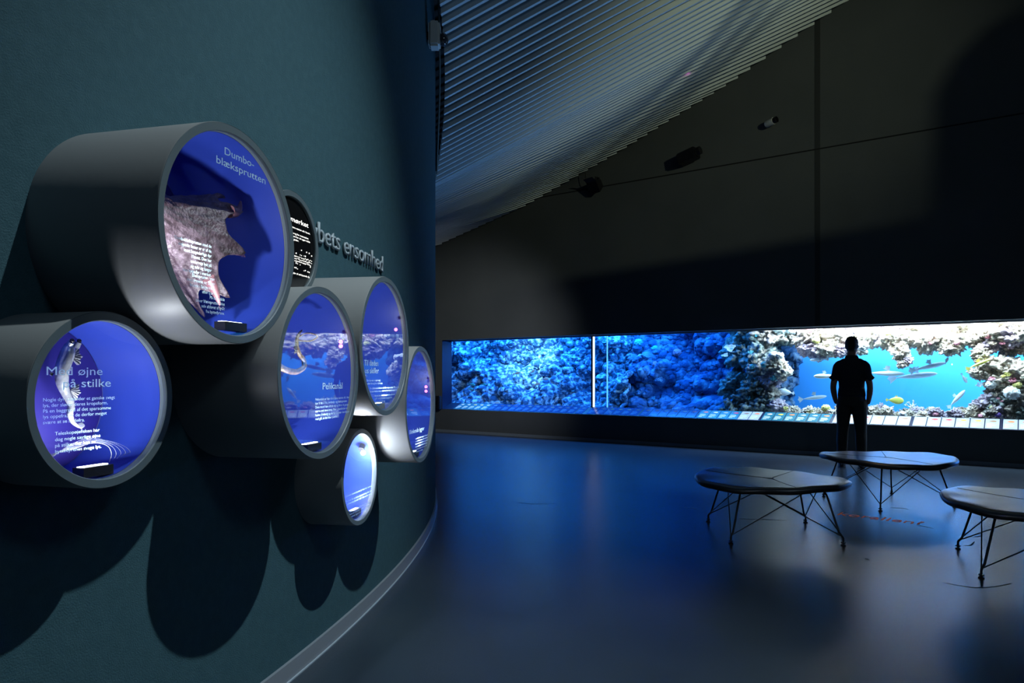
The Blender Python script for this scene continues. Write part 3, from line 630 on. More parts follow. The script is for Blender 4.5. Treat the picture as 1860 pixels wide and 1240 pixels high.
WORD = {'branching_coral': 'branching coral', 'plate_coral': 'plate coral', 'finger_coral': 'finger coral', 'brain_coral': 'rounded coral'}
CM = {'white': C_white, 'pale cyan': C_cyan, 'pink': C_pink, 'yellow': C_yellow, 'violet': C_violet, 'cream': C_cream}
def coral(kind_, colour, p, r, where, tilt_=None):
    me = CORAL[kind_][rnd.randrange(2)]; o = bpy.data.objects.new(kind_, me); COL.objects.link(o)
    o.location = p; o.scale = (r, r, r); n_ = (Vector((0, 0, 1)) - WN * (tilt_ if tilt_ is not None else 0.9) + Vector((rnd.uniform(-.3, .3), rnd.uniform(-.3, .3), 0))).normalized()
    o.rotation_euler = (n_.to_track_quat('Z', 'Y') @ Quaternion((0, 0, 1), rnd.uniform(0, 6.28))).to_euler()
    if not me.materials: me.materials.append(None)
    o.material_slots[0].link = 'OBJECT'; o.material_slots[0].material = CM[colour]
    lab = '%s %s %s' % (colour, WORD[kind_], where); tag(o, lab, 'coral', lab.replace(' growing', '') + ' cluster'); return o
q = random.Random(5)
def on_terrain(vs, ns, nz, s0, s1, s_, z_):
    i = min(ns, max(0, round((s_ - s0) / (s1 - s0) * ns))); j = min(nz, max(0, round((z_ - 0.43) / 2.0 * nz))); return vs[i * (nz + 1) + j]
for i in range(120):
    s_ = q.uniform(-0.5, 3.85); z_ = q.uniform(0.62, 2.05); p = on_terrain(TL, 460, 150, -2.3, 4.15, s_, z_)
    k = q.choice(['branching_coral', 'branching_coral', 'finger_coral', 'plate_coral', 'brain_coral']); c_ = q.choice(['pale cyan', 'pale cyan', 'white', 'white', 'cream', 'pale cyan'])
    coral(k, c_, p, q.uniform(0.05, 0.11), 'growing on the reef wall left of the aquarium mullion')
for px, py in ((1160, 622), (1165, 650), (1148, 662), (1200, 655), (1188, 632), (1190, 662), (1182, 656), (1290, 650), (1310, 652), (1333, 668), (1290, 673), (1300, 690), (1325, 700), (1313, 707), (1240, 596), (1290, 612), (1257, 620), (1230, 640), (1120, 600), (1130, 630), (1128, 715), (1176, 736), (1160, 732), (1188, 724), (1230, 738), (1305, 745), (1270, 712), (1284, 725), (1268, 730), (1240, 718), (1250, 735), (1298, 732), (1200, 690), (1216, 620), (1225, 700), (1140, 690), (1265, 680), (1340, 690), (1345, 730), (1330, 620)):
    w = 1.5; p = G(px, py, w)
    for _ in range(4):
        s_, w = sw(p); pt = on_terrain(TM, 240, 130, 4.0, 7.35, s_, p.z); w = sw(pt)[1] - 0.02; p = G(px, py, w)
    coral(q.choice(['brain_coral', 'finger_coral', 'plate_coral', 'branching_coral', 'brain_coral']), q.choice(['pale cyan', 'white', 'pale cyan', 'pink', 'white', 'cream']), p, q.uniform(0.05, 0.10), 'growing on the reef wall between mullion and person')
for px, py, r_, k, c_, w in ((1326, 632, 0.10, 'plate_coral', 'white', 0.8), (1317, 645, 0.06, 'plate_coral', 'white', 0.8), (1405, 645, 0.08, 'brain_coral', 'white', 0.8), (1416, 646, 0.07, 'brain_coral', 'white', 0.78), (1395, 652, 0.09, 'branching_coral', 'white', 0.8), (1388, 640, 0.07, 'branching_coral', 'cream', 0.9),
                             (1426, 690, 0.06, 'branching_coral', 'cream', 0.8), (1838, 713, 0.10, 'brain_coral', 'white', 0.55), (1656, 737, 0.09, 'branching_coral', 'white', 0.7), (1500, 741, 0.07, 'brain_coral', 'yellow', 0.65), (1427, 742, 0.05, 'finger_coral', 'yellow', 0.6), (1803, 739, 0.07, 'finger_coral', 'yellow', 0.6),
                             (1813, 753, 0.04, 'brain_coral', 'violet', 0.5), (1780, 700, 0.06, 'branching_coral', 'white', 0.7), (1568, 628, 0.09, 'brain_coral', 'white', 0.9), (1640, 752, 0.05, 'brain_coral', 'white', 0.5), (1752, 748, 0.07, 'finger_coral', 'cream', 0.6)):
    coral(k, c_, G(px, py, w), r_, 'growing on the reef %s the person' % ('left of' if px < 1540 else 'right of'))
for px, py, w in [(q.uniform(1440, 1530), q.uniform(596, 640), 0.95) for _ in range(16)] + [(q.uniform(1570, 1860), q.uniform(594, 625), 0.75) for _ in range(30)] + [(q.uniform(1795, 1862), q.uniform(665, 745), 0.6) for _ in range(18)] + [(q.uniform(1355, 1412), q.uniform(600, 740), 0.8) for _ in range(18)] + [(q.uniform(1440, 1790), q.uniform(748, 756), 0.55) for _ in range(22)]:
    coral(q.choice(['branching_coral', 'finger_coral', 'brain_coral', 'branching_coral']), q.choice(['cream', 'cream', 'white', 'cream', 'pink', 'yellow'] if px > 1430 else ['pale cyan', 'cream', 'cream']), G(px, py, w), q.uniform(0.035, 0.075), 'among the rocks of the reef %s the person' % ('left of' if px < 1540 else 'right of'), 0.5)

# fish
def fish_mesh(l, h, t):
    mb = MB(); rings = []
    for i in range(15):
        u = i / 14; r = sin(pi * min(1, u ** 0.75)) ** 0.8 * 0.5 + 0.035 * (1 if 0 < i else 0.3)
        rings.append([Vector((l * (0.5 - u), t * r * cos(2 * pi * j / 12), h * r * sin(2 * pi * j / 12))) for j in range(12)])
    mb.rings(rings, True); return mb
FB = {}
def fish(px, py, w, l, colour, m, label, yaw=0, pitch=0, hr=0.38, group=None):
    key = round(hr, 2)
    if key not in FB:
        b_ = fish_mesh(1, hr, 0.16).mesh('body', None, True); t_ = MB(); fan(t_, (-0.46, 0, 0), (-1, 0, 0), 1.3, 8, 0.26, (0, 1, 0)); d_ = MB(); fan(d_, (0.05, 0, hr * 0.36), (-0.5, 0, 1), 1.2, 8, 0.22, (0, 1, 0))
        FB[key] = (b_, t_.mesh('tail_fin'), d_.mesh('dorsal_fin'))
        for me in FB[key]: me.materials.append(None)
    root = empty('fish', G(px, py, w), label, 'fish', 0, group); root.rotation_euler = (0, pitch, math.atan2(WU.y, WU.x) + yaw); root.scale = (l, l, l)
    for nm, me in zip(('body', 'tail_fin', 'dorsal_fin'), FB[key]):
        o = bpy.data.objects.new(nm, me); COL.objects.link(o); o.parent = root; o.material_slots[0].link = 'OBJECT'; o.material_slots[0].material = m
F_silver = mat('pale_silver_fish', (0.82, 0.90, 0.94), 0.35); F_yellow = mat('yellow_fish', (0.85, 0.80, 0.15), 0.4); F_white = mat('white_fish', (0.85, 0.88, 0.88), 0.4); F_cyan = mat('cyan_fish', (0.10, 0.75, 0.80), 0.4)
fish(1497, 683, 0.8, 0.34, 'silver', F_silver, 'slim silver fish just left of the person below shoulder height', pi, 0.02, 0.22)
fish(1485, 653, 1.0, 0.26, 'silver', F_silver, 'slim pale fish left of the person at shoulder height', pi, 0.05, 0.2)
fish(1425, 712, 1.0, 0.24, 'silver', F_silver, 'pale deep-bodied fish beside the reef column, low left of the person', pi, -0.1, 0.5)
fish(1612, 678, 1.2, 0.5, 'silver', F_silver, 'long silver fish nearest the person on the right, level with the elbow', 0, 0.03, 0.16)
fish(1665, 682, 1.4, 0.6, 'silver', F_silver, 'longest silver fish in the middle of the open blue water', 0, -0.12, 0.15)
fish(1690, 665, 1.3, 0.45, 'silver', F_silver, 'silver fish tilted upward under the hanging reef', 0, -0.25, 0.16)
fish(1720, 654, 1.1, 0.10, 'silver', F_silver, 'tiny silver fish high in the open blue water', 0, -1.2, 0.4)
fish(1752, 688, 1.0, 0.14, 'silver', F_silver, 'small pale fish beside the right reef pile', 0, 1.1, 0.3)
fish(1780, 660, 0.62, 0.28, 'yellow', F_yellow, 'slender yellow-green fish in front of the right reef pile', 0, -0.45, 0.16)
fish(1628, 727, 1.0, 0.22, 'yellow', F_yellow, 'pale yellow fish low in the water right of the person', 0, 0.05, 0.5)
fish(1740, 722, 0.9, 0.30, 'silver', F_silver, 'silver fish rising from the bed right of the open water', 0, -0.9, 0.2)
fish(1480, 722, 1.2, 0.40, 'silver', F_silver, 'long pale fish low over the rubble left of the person', 0, -0.15, 0.16)
for px, py, l, pt in ((940, 677, 0.16, 0.2), (991, 688, 0.16, 0.1), (976, 697, 0.16, 0.3), (968, 674, 0.13, 0.6), (903, 731, 0.16, 0.05), (1011, 725, 0.14, 1.0)):
    fish(px, py, 0.75, l, 'white', F_white, 'small white fish in front of the reef wall left of the mullion', 0.2, -pt, 0.34, 'white fish left of the mullion')
for px, py, l in ((858, 698, 0.15), (880, 698, 0.12), (855, 706, 0.12)):
    fish(px, py, 0.62, l, 'cyan', F_cyan, 'small cyan fish near the far left end of the aquarium', 0.2, 0.15, 0.36, 'cyan fish at the left end')

# ------------------------------------------------------------------ species labels on the sloping sill
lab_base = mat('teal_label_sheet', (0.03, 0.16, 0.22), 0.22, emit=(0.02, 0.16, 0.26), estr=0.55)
lab_blue_glare = mat('blue_glare_label_sheet', (0.015, 0.05, 0.20), 0.12, emit=(0.005, 0.06, 0.32), estr=0.5)  # blue reflection of the tank put into sheet colour and emission
lab_pale_glare = mat('pale_glare_label_sheet', (0.45, 0.52, 0.58), 0.15, emit=(0.35, 0.5, 0.7), estr=0.45)  # pale glare of the bright tank put into sheet colour and emission
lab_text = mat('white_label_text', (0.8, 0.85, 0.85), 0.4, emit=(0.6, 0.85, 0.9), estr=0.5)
lab_dim = mat('glare_dimmed_label_text', (0.10, 0.25, 0.5), 0.4)  # text dimmed to imitate the blue glare over it
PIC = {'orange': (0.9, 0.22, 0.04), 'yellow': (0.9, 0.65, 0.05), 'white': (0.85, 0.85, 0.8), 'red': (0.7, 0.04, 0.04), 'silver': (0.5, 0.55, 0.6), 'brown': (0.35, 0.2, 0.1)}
PD = {k: mat('dim_' + k + '_fish_picture', tuple(c * 0.3 for c in v), 0.4) for k, v in PIC.items()}  # pictures darkened to imitate the blue glare over them
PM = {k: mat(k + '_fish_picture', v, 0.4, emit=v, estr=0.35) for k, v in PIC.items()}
slope = Vector((GB - Z0, REC)); 
def sill(s_, f, lift):                                          # f: 0 front edge, 1 at the glass
    return W(s_, REC * f, Z0 + (GB - Z0) * f + lift)
pic_f = fish_mesh(0.09, 0.035, 0.004)
def label_panel(s0, wd_, m, pic, label, group):
    root = empty('species_label', sill(s0, 0.5, 0), label, 'sign', 0, group); inv = Matrix.Translation(sill(s0, 0.5, 0)).inverted()
    def loc(mb): mb.v = [tuple(inv @ Vector(v)) for v in mb.v]; return mb
    mb = MB(); a, b_ = s0 - wd_ / 2 + 0.004, s0 + wd_ / 2 - 0.004
    mb.hexa([sill(a, .05, .001), sill(b_, .05, .001), sill(b_, .95, .001), sill(a, .95, .001), sill(a, .05, .006), sill(b_, .05, .006), sill(b_, .95, .006), sill(a, .95, .006)])
    obj('sheet', loc(mb), root, m)
    mb = MB(); 
    for v in pic_f.v:
        p = sill(s0 + v[0] + 0.005, 0.72 + v[2] / 0.35 * 1.3, 0.008 + v[1]); mb.v.append(tuple(p))
    mb.f = list(pic_f.f); obj('picture', loc(mb), root, PD[pic] if m is lab_blue_glare else PM[pic])
    mb = MB()
    for row, ln in ((0.46, 0.75), (0.36, 0.9), (0.26, 0.8), (0.16, 0.5)):
        x0, x1 = a + 0.018, a + 0.018 + (wd_ - 0.05) * ln
        mb.hexa([sill(x0, row, .0065), sill(x1, row, .0065), sill(x1, row + .035, .0065), sill(x0, row + .035, .0065), sill(x0, row, .0075), sill(x1, row, .0075), sill(x1, row + .035, .0075), sill(x0, row + .035, .0075)])
    obj('text_lines', loc(mb), root, lab_dim if m is lab_blue_glare else lab_text)
ORD = ['first', 'second', 'third', 'fourth', 'fifth', 'sixth']
q = random.Random(21); pics = list(PIC)
starts = [('left', k, 0.38 + 1.085 * k) for k in range(4)] + [('right', k, SM + 0.02 + 1.098 * k) for k in range(8)]
for side, k, st in starts:
    for j in range(6):
        s_ = st + 0.09 + j * 0.178
        if side == 'left' and s_ > SM - 0.1: continue
        if side == 'left' and k == 0 and j == 0: continue
        pic = q.choice(pics)
        if side == 'left' and k == 0: pic = ['white', 'white', 'white', 'yellow', 'yellow', 'white'][j]
        if side == 'right' and k == 3: pic = ['white', 'yellow', 'orange', 'silver', 'silver', 'orange'][j]
        m = lab_blue_glare if (side == 'left' and k > 0) or (side == 'right' and k < 2) else lab_base if k < 4 else lab_pale_glare
        if side == 'right' and k == 2 and j > 3: m = lab_pale_glare
        label_panel(s_, 0.172, m, pic, '%s species label with %s fish picture, in set %s %s of the mullion' % (ORD[j], pic, ['nearest', 'second', 'third', 'fourth', 'fifth', 'sixth', 'seventh', 'eighth'][(3 - k) if side == 'left' else k], side), 'species labels under the aquarium')

# ------------------------------------------------------------------ benches
def bench(name_label, cx, cy, yaw, r, htop, ph):
    root = empty('round_bench', (cx, cy, 0), name_label, 'bench', yaw, 'round leather benches')
    mb = MB(); rings = []; n_ = 96; th = 0.056
    def zt(rr, a): return htop + 0.016 * (rr / r) ** 2 * cos(2 * a + ph) + 0.012 * ((rr / r) ** 2 - 1) + 0.004 * sin(9 * a) * (rr / r) ** 3 - 0.006 * max(0, 1 - rr / 0.05)
    prof = [(0.004, 1), (0.03, 1), (0.08, 1), (0.2, 1), (0.35, 1), (0.48, 1), (r - 0.045, 1), (r - 0.018, 0.93), (r - 0.004, 0.74), (r, 0.5), (r - 0.004, 0.26), (r - 0.018, 0.07), (r - 0.045, 0), (0.3, 0), (0.004, 0)]
    for rr, f_ in prof:
        rings.append([Vector((rr * cos(2 * pi * j / n_), rr * sin(2 * pi * j / n_), zt(rr, 2 * pi * j / n_) - th * (1 - f_))) for j in range(n_)])
    mb.rings(rings, True); obj('seat_pad', mb, root, M_leather, True)
    for a in (0.95, 2.55, 4.75):
        mb = MB(); mb.tube([(rr * cos(a), rr * sin(a), zt(rr, a) - 0.0006) for rr in [0.02 + (r - 0.075) * k / 14 for k in range(15)]], 0.003, 6); obj('seam', mb, root, M_seam)
    mb = MB(); mb.ball((0, 0, zt(0, 0) + 0.002), (0.03, 0.03, 0.007), 16, 6); obj('button', mb, root, M_leather, True)
    hs, ht = 0.41, 0.315; zb = htop - th - 0.008
    crn = [(-1, -1), (1, -1), (1, 1), (-1, 1)]
    def foot(i): return Vector((crn[i][0] * hs, crn[i][1] * hs, 0))
    def top(i): return Vector((crn[i][0] * ht, crn[i][1] * ht, zb))
    mb = MB(); ringp = [top(i) for i in range(4)]
    for i in range(4): mb.tube([ringp[i], ringp[(i + 1) % 4]], 0.006, 8)
    obj('frame', mb, root, M_blackm, True)
    for i in range(4):
        f_, t_ = foot(i), top(i); inn = (Vector((0, 0, t_.z)) - t_).normalized()
        mb = MB(); mb.tube([f_ + Vector((0, 0, 0.012)), f_ + Vector((0, 0, 0.055)), f_.lerp(t_, 0.22) + Vector((0, 0, 0.0)), f_.lerp(t_, 0.92), t_ + inn * 0.012, t_ + inn * 0.06], 0.0078, 10)
        lg = obj('leg', mb, root, M_blackm, True)
        mb = MB(); mb.lathe([(0.001, 0), (0.019, 0), (0.019, 0.006), (0.009, 0.010), (0.009, 0.018), (0.017, 0.020), (0.017, 0.026), (0.001, 0.026)], 20); mb.v = [tuple(Vector(v) + Vector((f_.x, f_.y, 0))) for v in mb.v]
        obj('glide', mb, lg, M_black, True)
        for s_ in (1, 3):
            j = (i + s_) % 4; mb = MB(); mb.tube([f_ + Vector((0, 0, 0.062)), top(j).lerp(top(i), 0.22) + inn * 0.02], 0.0042, 8); obj('brace_wire', mb, root, M_blackm, True)
    return root
bench('round black leather bench farthest left, nearest the curved wall', 2.079, 5.752, R_(-3.8), 0.595, 0.450, 1.9)
bench('round black leather bench just in front of the standing person', 3.74, 7.15, R_(12.5), 0.62, 0.458, 0.4)
bench('round black leather bench cut by the right edge, closest to the camera', 3.463, 4.674, R_(-23.3), 0.575, 0.452, 1.0)

# ------------------------------------------------------------------ floor lettering and scuffs
def floorpt(px, py): y = F * EYE / (py - HY); return Vector(((px - CX) / F * y, y, 0))
pa, pb = floorpt(1520, 935), floorpt(1674, 953); dv = pb - pa
me = solidify(text_mesh('korallen?', 0.17, dv.length, 0.0), 0.0012); ang = math.atan2(dv.y, dv.x)
me.transform(Matrix.Translation((pa.x, pa.y, 0.0006)) @ Matrix.Rotation(ang, 4, 'Z')); o = recenter(obj('floor_lettering', me, None, M_orange)); tag(o, 'faint orange words of projected light, painted on the floor between the benches', 'sign')
for k, pts in enumerate([[(1665, 954), (1680, 956), (1696, 960)], [(1715, 1058), (1760, 1066), (1800, 1066), (1838, 1059)], [(1743, 972), (1770, 975), (1785, 972)], [(1750, 990), (1763, 990), (1770, 983)], [(1240, 921), (1255, 922), (1268, 924)], [(1340, 942), (1380, 943), (1430, 945)], [(1618, 922), (1640, 923), (1650, 925)], [(940, 912), (965, 915), (1010, 914)], [(1570, 1014), (1580, 1017)]]):
    P = spline([floorpt(*p) + Vector((0, 0, 0.0004)) for p in pts], 5); mb = MB(); vs = []
    for i, p in enumerate(P):
        d = (P[min(i + 1, len(P) - 1)] - P[max(i - 1, 0)]).normalized(); n_ = Vector((-d.y, d.x, 0)) * 0.006 * (0.3 + sin(pi * i / (len(P) - 1)))
        vs.append([p - n_, p + n_, p + n_ + Vector((0, 0, .0006)), p - n_ + Vector((0, 0, .0006))])
    mb.rings(vs, True); o = recenter(obj('floor_scuff', mb, None, M_scuff)); tag(o, 'dark scuff mark on the polished floor around the benches', 'mark', 'scuff marks on the floor', 'stuff')

# ------------------------------------------------------------------ fixtures on the walls
def oriented(mb, M, T): mb.v = [tuple(M @ Vector(v) + T) for v in mb.v]; return mb
# white sensor housing on the curved wall
a = 0.10 / CR; base = cyl(a, CR, 3.96); root = empty('wall_sensor', base, 'small white sensor box with clear dome, high on the curved wall', 'sensor', a)
mb = MB(); mb.tube([(0.0, 0, 0), (0.05, 0, 0.0)], 0.03, 12); obj('bracket', mb, root, M_black)
bm = bmesh.new(); bmesh.ops.create_cube(bm, size=1.0)
for v in bm.verts: v.co = Vector((v.co.x * 0.09 + 0.06, v.co.y * 0.12, v.co.z * 0.20))
bmesh.ops.bevel(bm, geom=bm.edges[:], offset=0.016, segments=3, affect='EDGES'); me = bpy.data.meshes.new('housing'); bm.to_mesh(me); bm.free(); obj('housing', me, root, M_white)
mb = MB(); mb.ball((0.125, 0.0, -0.03), (0.045, 0.05, 0.05), 20, 12); obj('dome', mb, root, mat('clear_dome', (0.05, 0.05, 0.055), 0.05, spec=0.8), True)
mb = MB(); mb.ball((0.05, 0, 0.105), (0.025, 0.03, 0.016)); obj('cap', mb, root, M_white, True)
mb = MB(); mb.box((0.1055, 0.02, -0.06), (0.002, 0.03, 0.012)); mb.box((0.1055, -0.02, -0.055), (0.002, 0.008, 0.025)); obj('print', mb, root, M_black)
mb = MB(); cps = spline([cyl(a + .06, CR + 0.02, 5.6), cyl(a + .055, CR + 0.03, 5.0), cyl(a + .05, CR + 0.05, 4.3), cyl(a + .06, CR + 0.05, 3.9), cyl(a + .075, CR + 0.03, 3.5), cyl(a + .09, CR + 0.015, 3.2)], 6)
mb.tube(cps, 0.007, 8); o = recenter(obj('sensor_cable', mb, None, mat('grey_cable', (0.16, 0.2, 0.2), 0.5))); tag(o, 'thin grey cable hanging beside the white sensor box', 'cable')
# small round detector between slats
p = G(1250, 127, -2.2); mb = MB(); root = empty('ceiling_detector', p, 'tiny white round detector with a pink light among the slats', 'sensor')
mb.lathe([(0.001, 0.03), (0.05, 0.03), (0.055, 0.0), (0.03, -0.02), (0.001, -0.022)], 24); obj('body', mb, root, M_white, True)
mb = MB(); mb.ball((0, 0, -0.024), 0.012); obj('indicator', mb, root, M_pink, True)
mb = MB(); mb.tube([(0, 0, 0.03), (0, 0, 0.75)], 0.006, 6); obj('rod', mb, root, M_black)
# white cylinder spotlight on the aquarium wall
p = G(1400, 222, -0.10); d = (WU * 0.9 - WN * 0.35 + Vector((0, 0, 0.12))).normalized(); Mq = d.to_track_quat('Z', 'Y').to_matrix()
root = empty('cylinder_spotlight', p, 'white cylinder spotlight with black nose, high on the aquarium wall', 'spotlight')
mb = MB(); mb.lathe([(0.001, -0.09), (0.052, -0.09), (0.056, -0.08), (0.056, 0.06), (0.001, 0.06)], 32); obj('body', oriented(mb, Mq, Vector()), root, M_white, True)
mb = MB(); mb.lathe([(0.05, 0.06), (0.05, 0.115), (0.043, 0.115), (0.043, 0.07), (0.001, 0.07)], 32); obj('nose', oriented(mb, Mq, Vector()), root, M_black, True)
mb = MB(); mb.tube([(0, 0, 0), WN * 0.10], 0.012, 8); obj('arm', mb, root, M_black)
# dark projector
p = G(1250, 284, -0.16); d = (WU * 0.93 - WN * 0.12 + Vector((0, 0, 0.2))).normalized(); Mq = d.to_track_quat('X', 'Z').to_matrix()
root = empty('wall_projector', p, 'black box projector mounted on the aquarium wall under the slats', 'projector')
bm = bmesh.new(); bmesh.ops.create_cube(bm, size=1.0)
for v in bm.verts: v.co = Mq @ Vector((v.co.x * 0.36, v.co.y * 0.20, v.co.z * 0.19))
bmesh.ops.bevel(bm, geom=bm.edges[:], offset=0.02, segments=2, affect='EDGES'); me = bpy.data.meshes.new('housing'); bm.to_mesh(me); bm.free(); obj('housing', me, root, M_black)
mb = MB(); mb.tube([(0.18, 0, 0.01), (0.24, 0, 0.01)], 0.07, 24); obj('lens', oriented(mb, Mq, Vector()), root, M_black)
mb = MB(); mb.tube([(0, 0, 0), WN * 0.16], 0.025, 8); obj('bracket', mb, root, M_black)
# black floodlight with barn door and wires
p = G(1082, 337, -0.14); root = empty('stage_floodlight', p, 'black floodlight with open flap and white tag on the wall groove', 'floodlight')
d = (WU * -0.25 - WN * 0.8 - Vector((0, 0, 0.5))).normalized(); Mq = d.to_track_quat('Z', 'Y').to_matrix()
mb = MB(); mb.hexa([Vector(v) for v in ((-.08, -.07, -.1), (.08, -.07, -.1), (.08, .07, -.1), (-.08, .07, -.1), (-.13, -.12, .08), (.13, -.12, .08), (.13, .12, .08), (-.13, .12, .08))]); obj('housing', oriented(mb, Mq, Vector()), root, M_black)
mb = MB(); mb.box((0, 0.15, 0.10), (0.24, 0.10, 0.006), Matrix.Rotation(0.5, 3, 'X')); obj('flap', oriented(mb, Mq, Vector()), root, M_black)
mb = MB(); mb.tube([(0, 0, 0), (0.0, 0, 0.16), WN * 0.13 + Vector((0, 0, 0.17))], 0.014, 8); obj('yoke', mb, root, M_black)
mb = MB(); mb.box(WU * -0.13 + Vector((0, 0, 0.02)), (0.05, 0.02, 0.04)); obj('tag', mb, root, M_white)
mb = MB(); mb.tube(spline([WU * -0.13 + Vector((0, 0, 0.02)), WU * -0.20 + Vector((0, 0, 0.12)), WU * -0.23 + Vector((0, 0, 0.28))], 6), 0.006, 6); obj('wire', mb, root, M_black)
# dark box and end of a sign on the wall left of the window
p = G(793, 731, -0.05); mb = MB(); mb.box((0, 0, 0), (0.24, 0.10, 0.30), Matrix.Rotation(math.atan2(WU.y, WU.x), 3, 'Z')); bx = bmesh.new(); bx.from_mesh(mb.mesh('b')); bmesh.ops.bevel(bx, geom=bx.edges[:], offset=0.015, segments=2, affect='EDGES'); me = bpy.data.meshes.new('wall_speaker'); bx.to_mesh(me); bx.free()
root = empty('wall_speaker', p, 'small dark box on the wall left of the aquarium window', 'speaker'); obj('cabinet', me, root, M_black)
mb = MB(); c_ = WN * -0.052; mb.tube([c_, c_ - WN * 0.008], 0.07, 24); obj('grille', mb, root, M_blackm)
me = solidify(text_mesh('FF', 0.11, None, 0.01), 0.012); p = G(782.5, 631.5, 0); Mx = Matrix((WU, Vector((0, 0, 1)), -WN)).transposed().to_4x4()
me.transform(Matrix.Translation(p - WN * 0.001) @ Mx); o = recenter(obj('wall_sign', me, None, M_mark)); tag(o, 'end of a small white sign left of the aquarium window', 'sign')

# ------------------------------------------------------------------ the visitor
PX, PY_ = 4.665, 9.83
root = empty('person', (PX, PY_, 0), 'person in dark polo shirt and trousers standing before the aquarium, hands in pockets', 'person', R_(-29))
def ell(c, rx, ry, n_=28): return [Vector((c[0] + rx * cos(2 * pi * j / n_), c[1] + ry * sin(2 * pi * j / n_), c[2])) for j in range(n_)]
def torso(mb, k=1.0, lo=None, hi=None):
    T = [(0.84, 0, -.005, .150, .115), (0.92, 0, -.012, .168, .122), (1.00, 0, -.008, .160, .112), (1.08, 0, 0, .148, .103), (1.16, 0, .002, .153, .108), (1.26, 0, 0, .160, .115), (1.36, 0, -.005, .170, .116), (1.42, 0, -.01, .168, .103), (1.46, 0, -.012, .150, .085), (1.49, 0, -.01, .100, .070), (1.52, 0, -.002, .062, .062)]
    T = [t for t in T if (lo is None or t[0] >= lo) and (hi is None or t[0] <= hi)]
    mb.rings([ell((x, y, z), rx + k, ry + k) for z, x, y, rx, ry in T])
def limb(mb, pts, rad, n_=16): mb.tube(spline(pts, 5), [interp([(i, r) for i, r in enumerate(rad)], i / 5) for i in range((len(pts) - 1) * 5 + 1)], n_)
ARM = lambda s_: [(s_ * .135, -.01, 1.425), (s_ * .178, -.012, 1.375), (s_ * .202, -.03, 1.25), (s_ * .226, -.05, 1.12), (s_ * .222, -.01, 1.02), (s_ * .205, .045, .91), (s_ * .192, .065, .875)]
ARMR = [.045, .052, .046, .040, .039, .031, .028]
LEG = lambda s_: [(s_ * .082, -.01, .90), (s_ * .096, -.005, .78), (s_ * .106, .005, .62), (s_ * .113, .01, .50), (s_ * .118, -.01, .38), (s_ * .12, -.015, .22), (s_ * .12, -.02, .085), (s_ * .12, -.02, .05)]
LEGR = [.098, .092, .075, .060, .060, .048, .040, .042]
mb = MB(); torso(mb, -0.004)
mb.tube([(0, -.002, 1.49), (0, .006, 1.56), (0, .012, 1.60)], [.060, .057, .056], 20)
HR = [(1.565, .022, .040, .045), (1.585, .025, .058, .072), (1.615, .022, .068, .088), (1.65, .016, .074, .097), (1.69, .010, .077, .101), (1.73, .006, .072, .096), (1.762, .002, .055, .076), (1.780, 0, .028, .042)]
mb.rings([ell((0, y, z), rx, ry) for z, y, rx, ry in HR])
mb.tube([(0, .108, 1.685), (0, .122, 1.655), (0, .128, 1.640), (0, .108, 1.632)], [.008, .011, .014, .010], 10)       # nose
mb.ball((0, .100, 1.606), (.024, .014, .007)); mb.ball((0, .092, 1.578), (.022, .018, .014)); mb.ball((0, .096, 1.698), (.05, .012, .008))
for s_ in (-1, 1):
    mb.ball((s_ * .079, .004, 1.655), (.010, .018, .030)); limb(mb, ARM(s_), ARMR); limb(mb, LEG(s_), LEGR)
    wv = Vector((s_ * .192, .065, .875)); mb.ball((s_ * .184, .080, .832), (.017, .036, .046), 14, 10)              # palm
    for k, (dy, ln) in enumerate(((-.026, .062), (-.008, .074), (.010, .070), (.027, .056))):
        b0 = Vector((s_ * .181, .082 + dy * 0.9, .800)); m1 = b0 + Vector((-s_ * .010, .004, -ln * .55)); e1 = m1 + Vector((-s_ * .018, .006, -ln * .42)); mb.tube([b0 + Vector((0, 0, .02)), b0, m1, e1], [.009, .0088, .0082, .0068], 8)
    mb.tube([(s_ * .188, .108, .838), (s_ * .198, .128, .815), (s_ * .196, .134, .785)], [.0115, .010, .008], 8)        # thumb
    mb.tube([(s_ * .12, -.06, .035), (s_ * .12, .0, .04), (s_ * .125, .10, .03), (s_ * .13, .16, .022)], [.03, .035, .032, .02], 12)
me = remesh(mb, 0.0075, 5); obj('body', me, root, mat('skin', (0.36, 0.20, 0.14), 0.5))
mb = MB(); torso(mb, 0.012, 1.0, 1.49); mb.rings([ell((0, -.006, z), rx, ry) for z, rx, ry in ((.965, .176, .130), (1.0, .176, .128), (1.08, .166, .120))])
for s_ in (-1, 1): limb(mb, ARM(s_)[:3] + [(s_ * .246, -.036, 1.19)], [.050, .058, .056, .058])
me = remesh(mb, 0.009, 4, 'shirt'); obj('shirt', me, root, mat('dark_navy_cotton', (0.012, 0.016, 0.028), 0.85, bump=0.2, bscale=30))
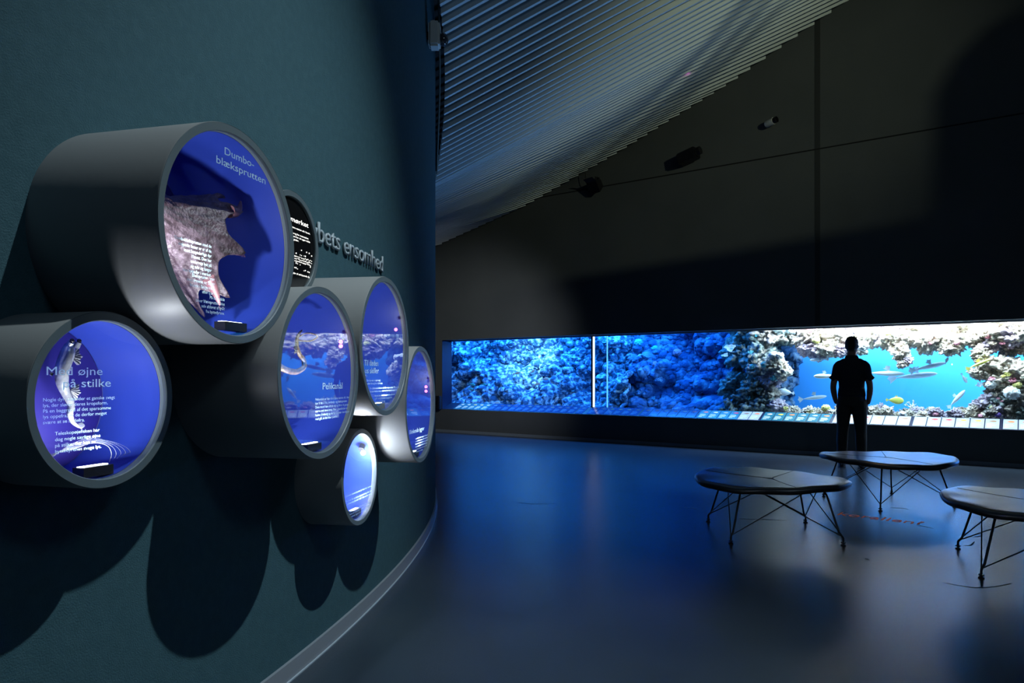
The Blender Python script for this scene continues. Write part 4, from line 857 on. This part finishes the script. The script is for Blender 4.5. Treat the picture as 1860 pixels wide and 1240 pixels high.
mb = MB(); cr = [ell((0, -.002, 1.475), .080, .074), ell((0, .0, 1.515), .070, .068), ell((0, .0, 1.535), .069, .067), ell((0, .0, 1.53), .074, .072), ell((0, -.004, 1.49), .092, .082)]; mb.rings(cr, False); obj('collar', mb, root, bpy.data.materials['dark_navy_cotton'], True)
mb = MB(); torso(mb, 0.008, 0.84, 1.0)
for s_ in (-1, 1): limb(mb, LEG(s_), [.104, .098, .084, .074, .073, .067, .064, .066])
for s_ in (-1, 1): mb.ball((s_ * .166, .078, .80), (.034, .056, .085), 14, 10)
me = remesh(mb, 0.009, 4, 'trousers'); obj('trousers', me, root, mat('dark_grey_twill', (0.030, 0.031, 0.030), 0.85, bump=0.25, bscale=18))
mb = MB(); mb.rings([ell((0, -.008, z), .172, .126) for z in (.985, 1.015)], False); obj('belt', mb, root, M_black)
mb = MB(); NH = 24; rings = []
for i, (z, y, rx, ry) in enumerate([(1.60, -.02, .060, .075), (1.63, -.012, .075, .088), (1.66, -.004, .082, .098), (1.70, .0, .084, .108), (1.735, .0, .081, .106), (1.768, -.002, .065, .088), (1.790, -.004, .036, .052), (1.797, -.004, .006, .01)]):
    rg = []
    for j in range(40):
        a = 2 * pi * j / 40; x = rx * cos(a); yy = y + ry * sin(a)
        if z < 1.72 and yy > 0.02: yy = 0.02 + (yy - 0.02) * 0.12; x *= 0.86 if yy > 0.0 else 1
        nz = 0.004 * noise.noise(Vector((x * 60, yy * 60, z * 60))); rg.append(Vector((x * (1 + nz * 8), yy + nz, z + nz)))
    rings.append(rg)
mb.rings(rings, True); obj('hair', mb, root, mat('dark_brown_hair', (0.012, 0.008, 0.006), 0.6, bump=0.6, bscale=160), True)
for s_ in (-1, 1):
    mb = MB(); mb.ball((s_ * .031, .098, 1.678), (.012, .009, .0075), 12, 8); obj('eye', mb, root, M_white, True)
    mb = MB(); rg = [[Vector((s_ * .122 + s_ * .06 * max(0, v) + rx * cos(2 * pi * j / 20), v + 0, z) ) + Vector((0, ry * sin(2 * pi * j / 20), 0)) for j in range(20)] for v, z, rx, ry in ((.04, 0.0, .048, .13), (.04, .022, .050, .135), (.035, .045, .046, .12), (.0, .075, .044, .075), (-.015, .10, .046, .056))]
    mb.rings(rg, True); obj('shoe', mb, root, M_leather, True)
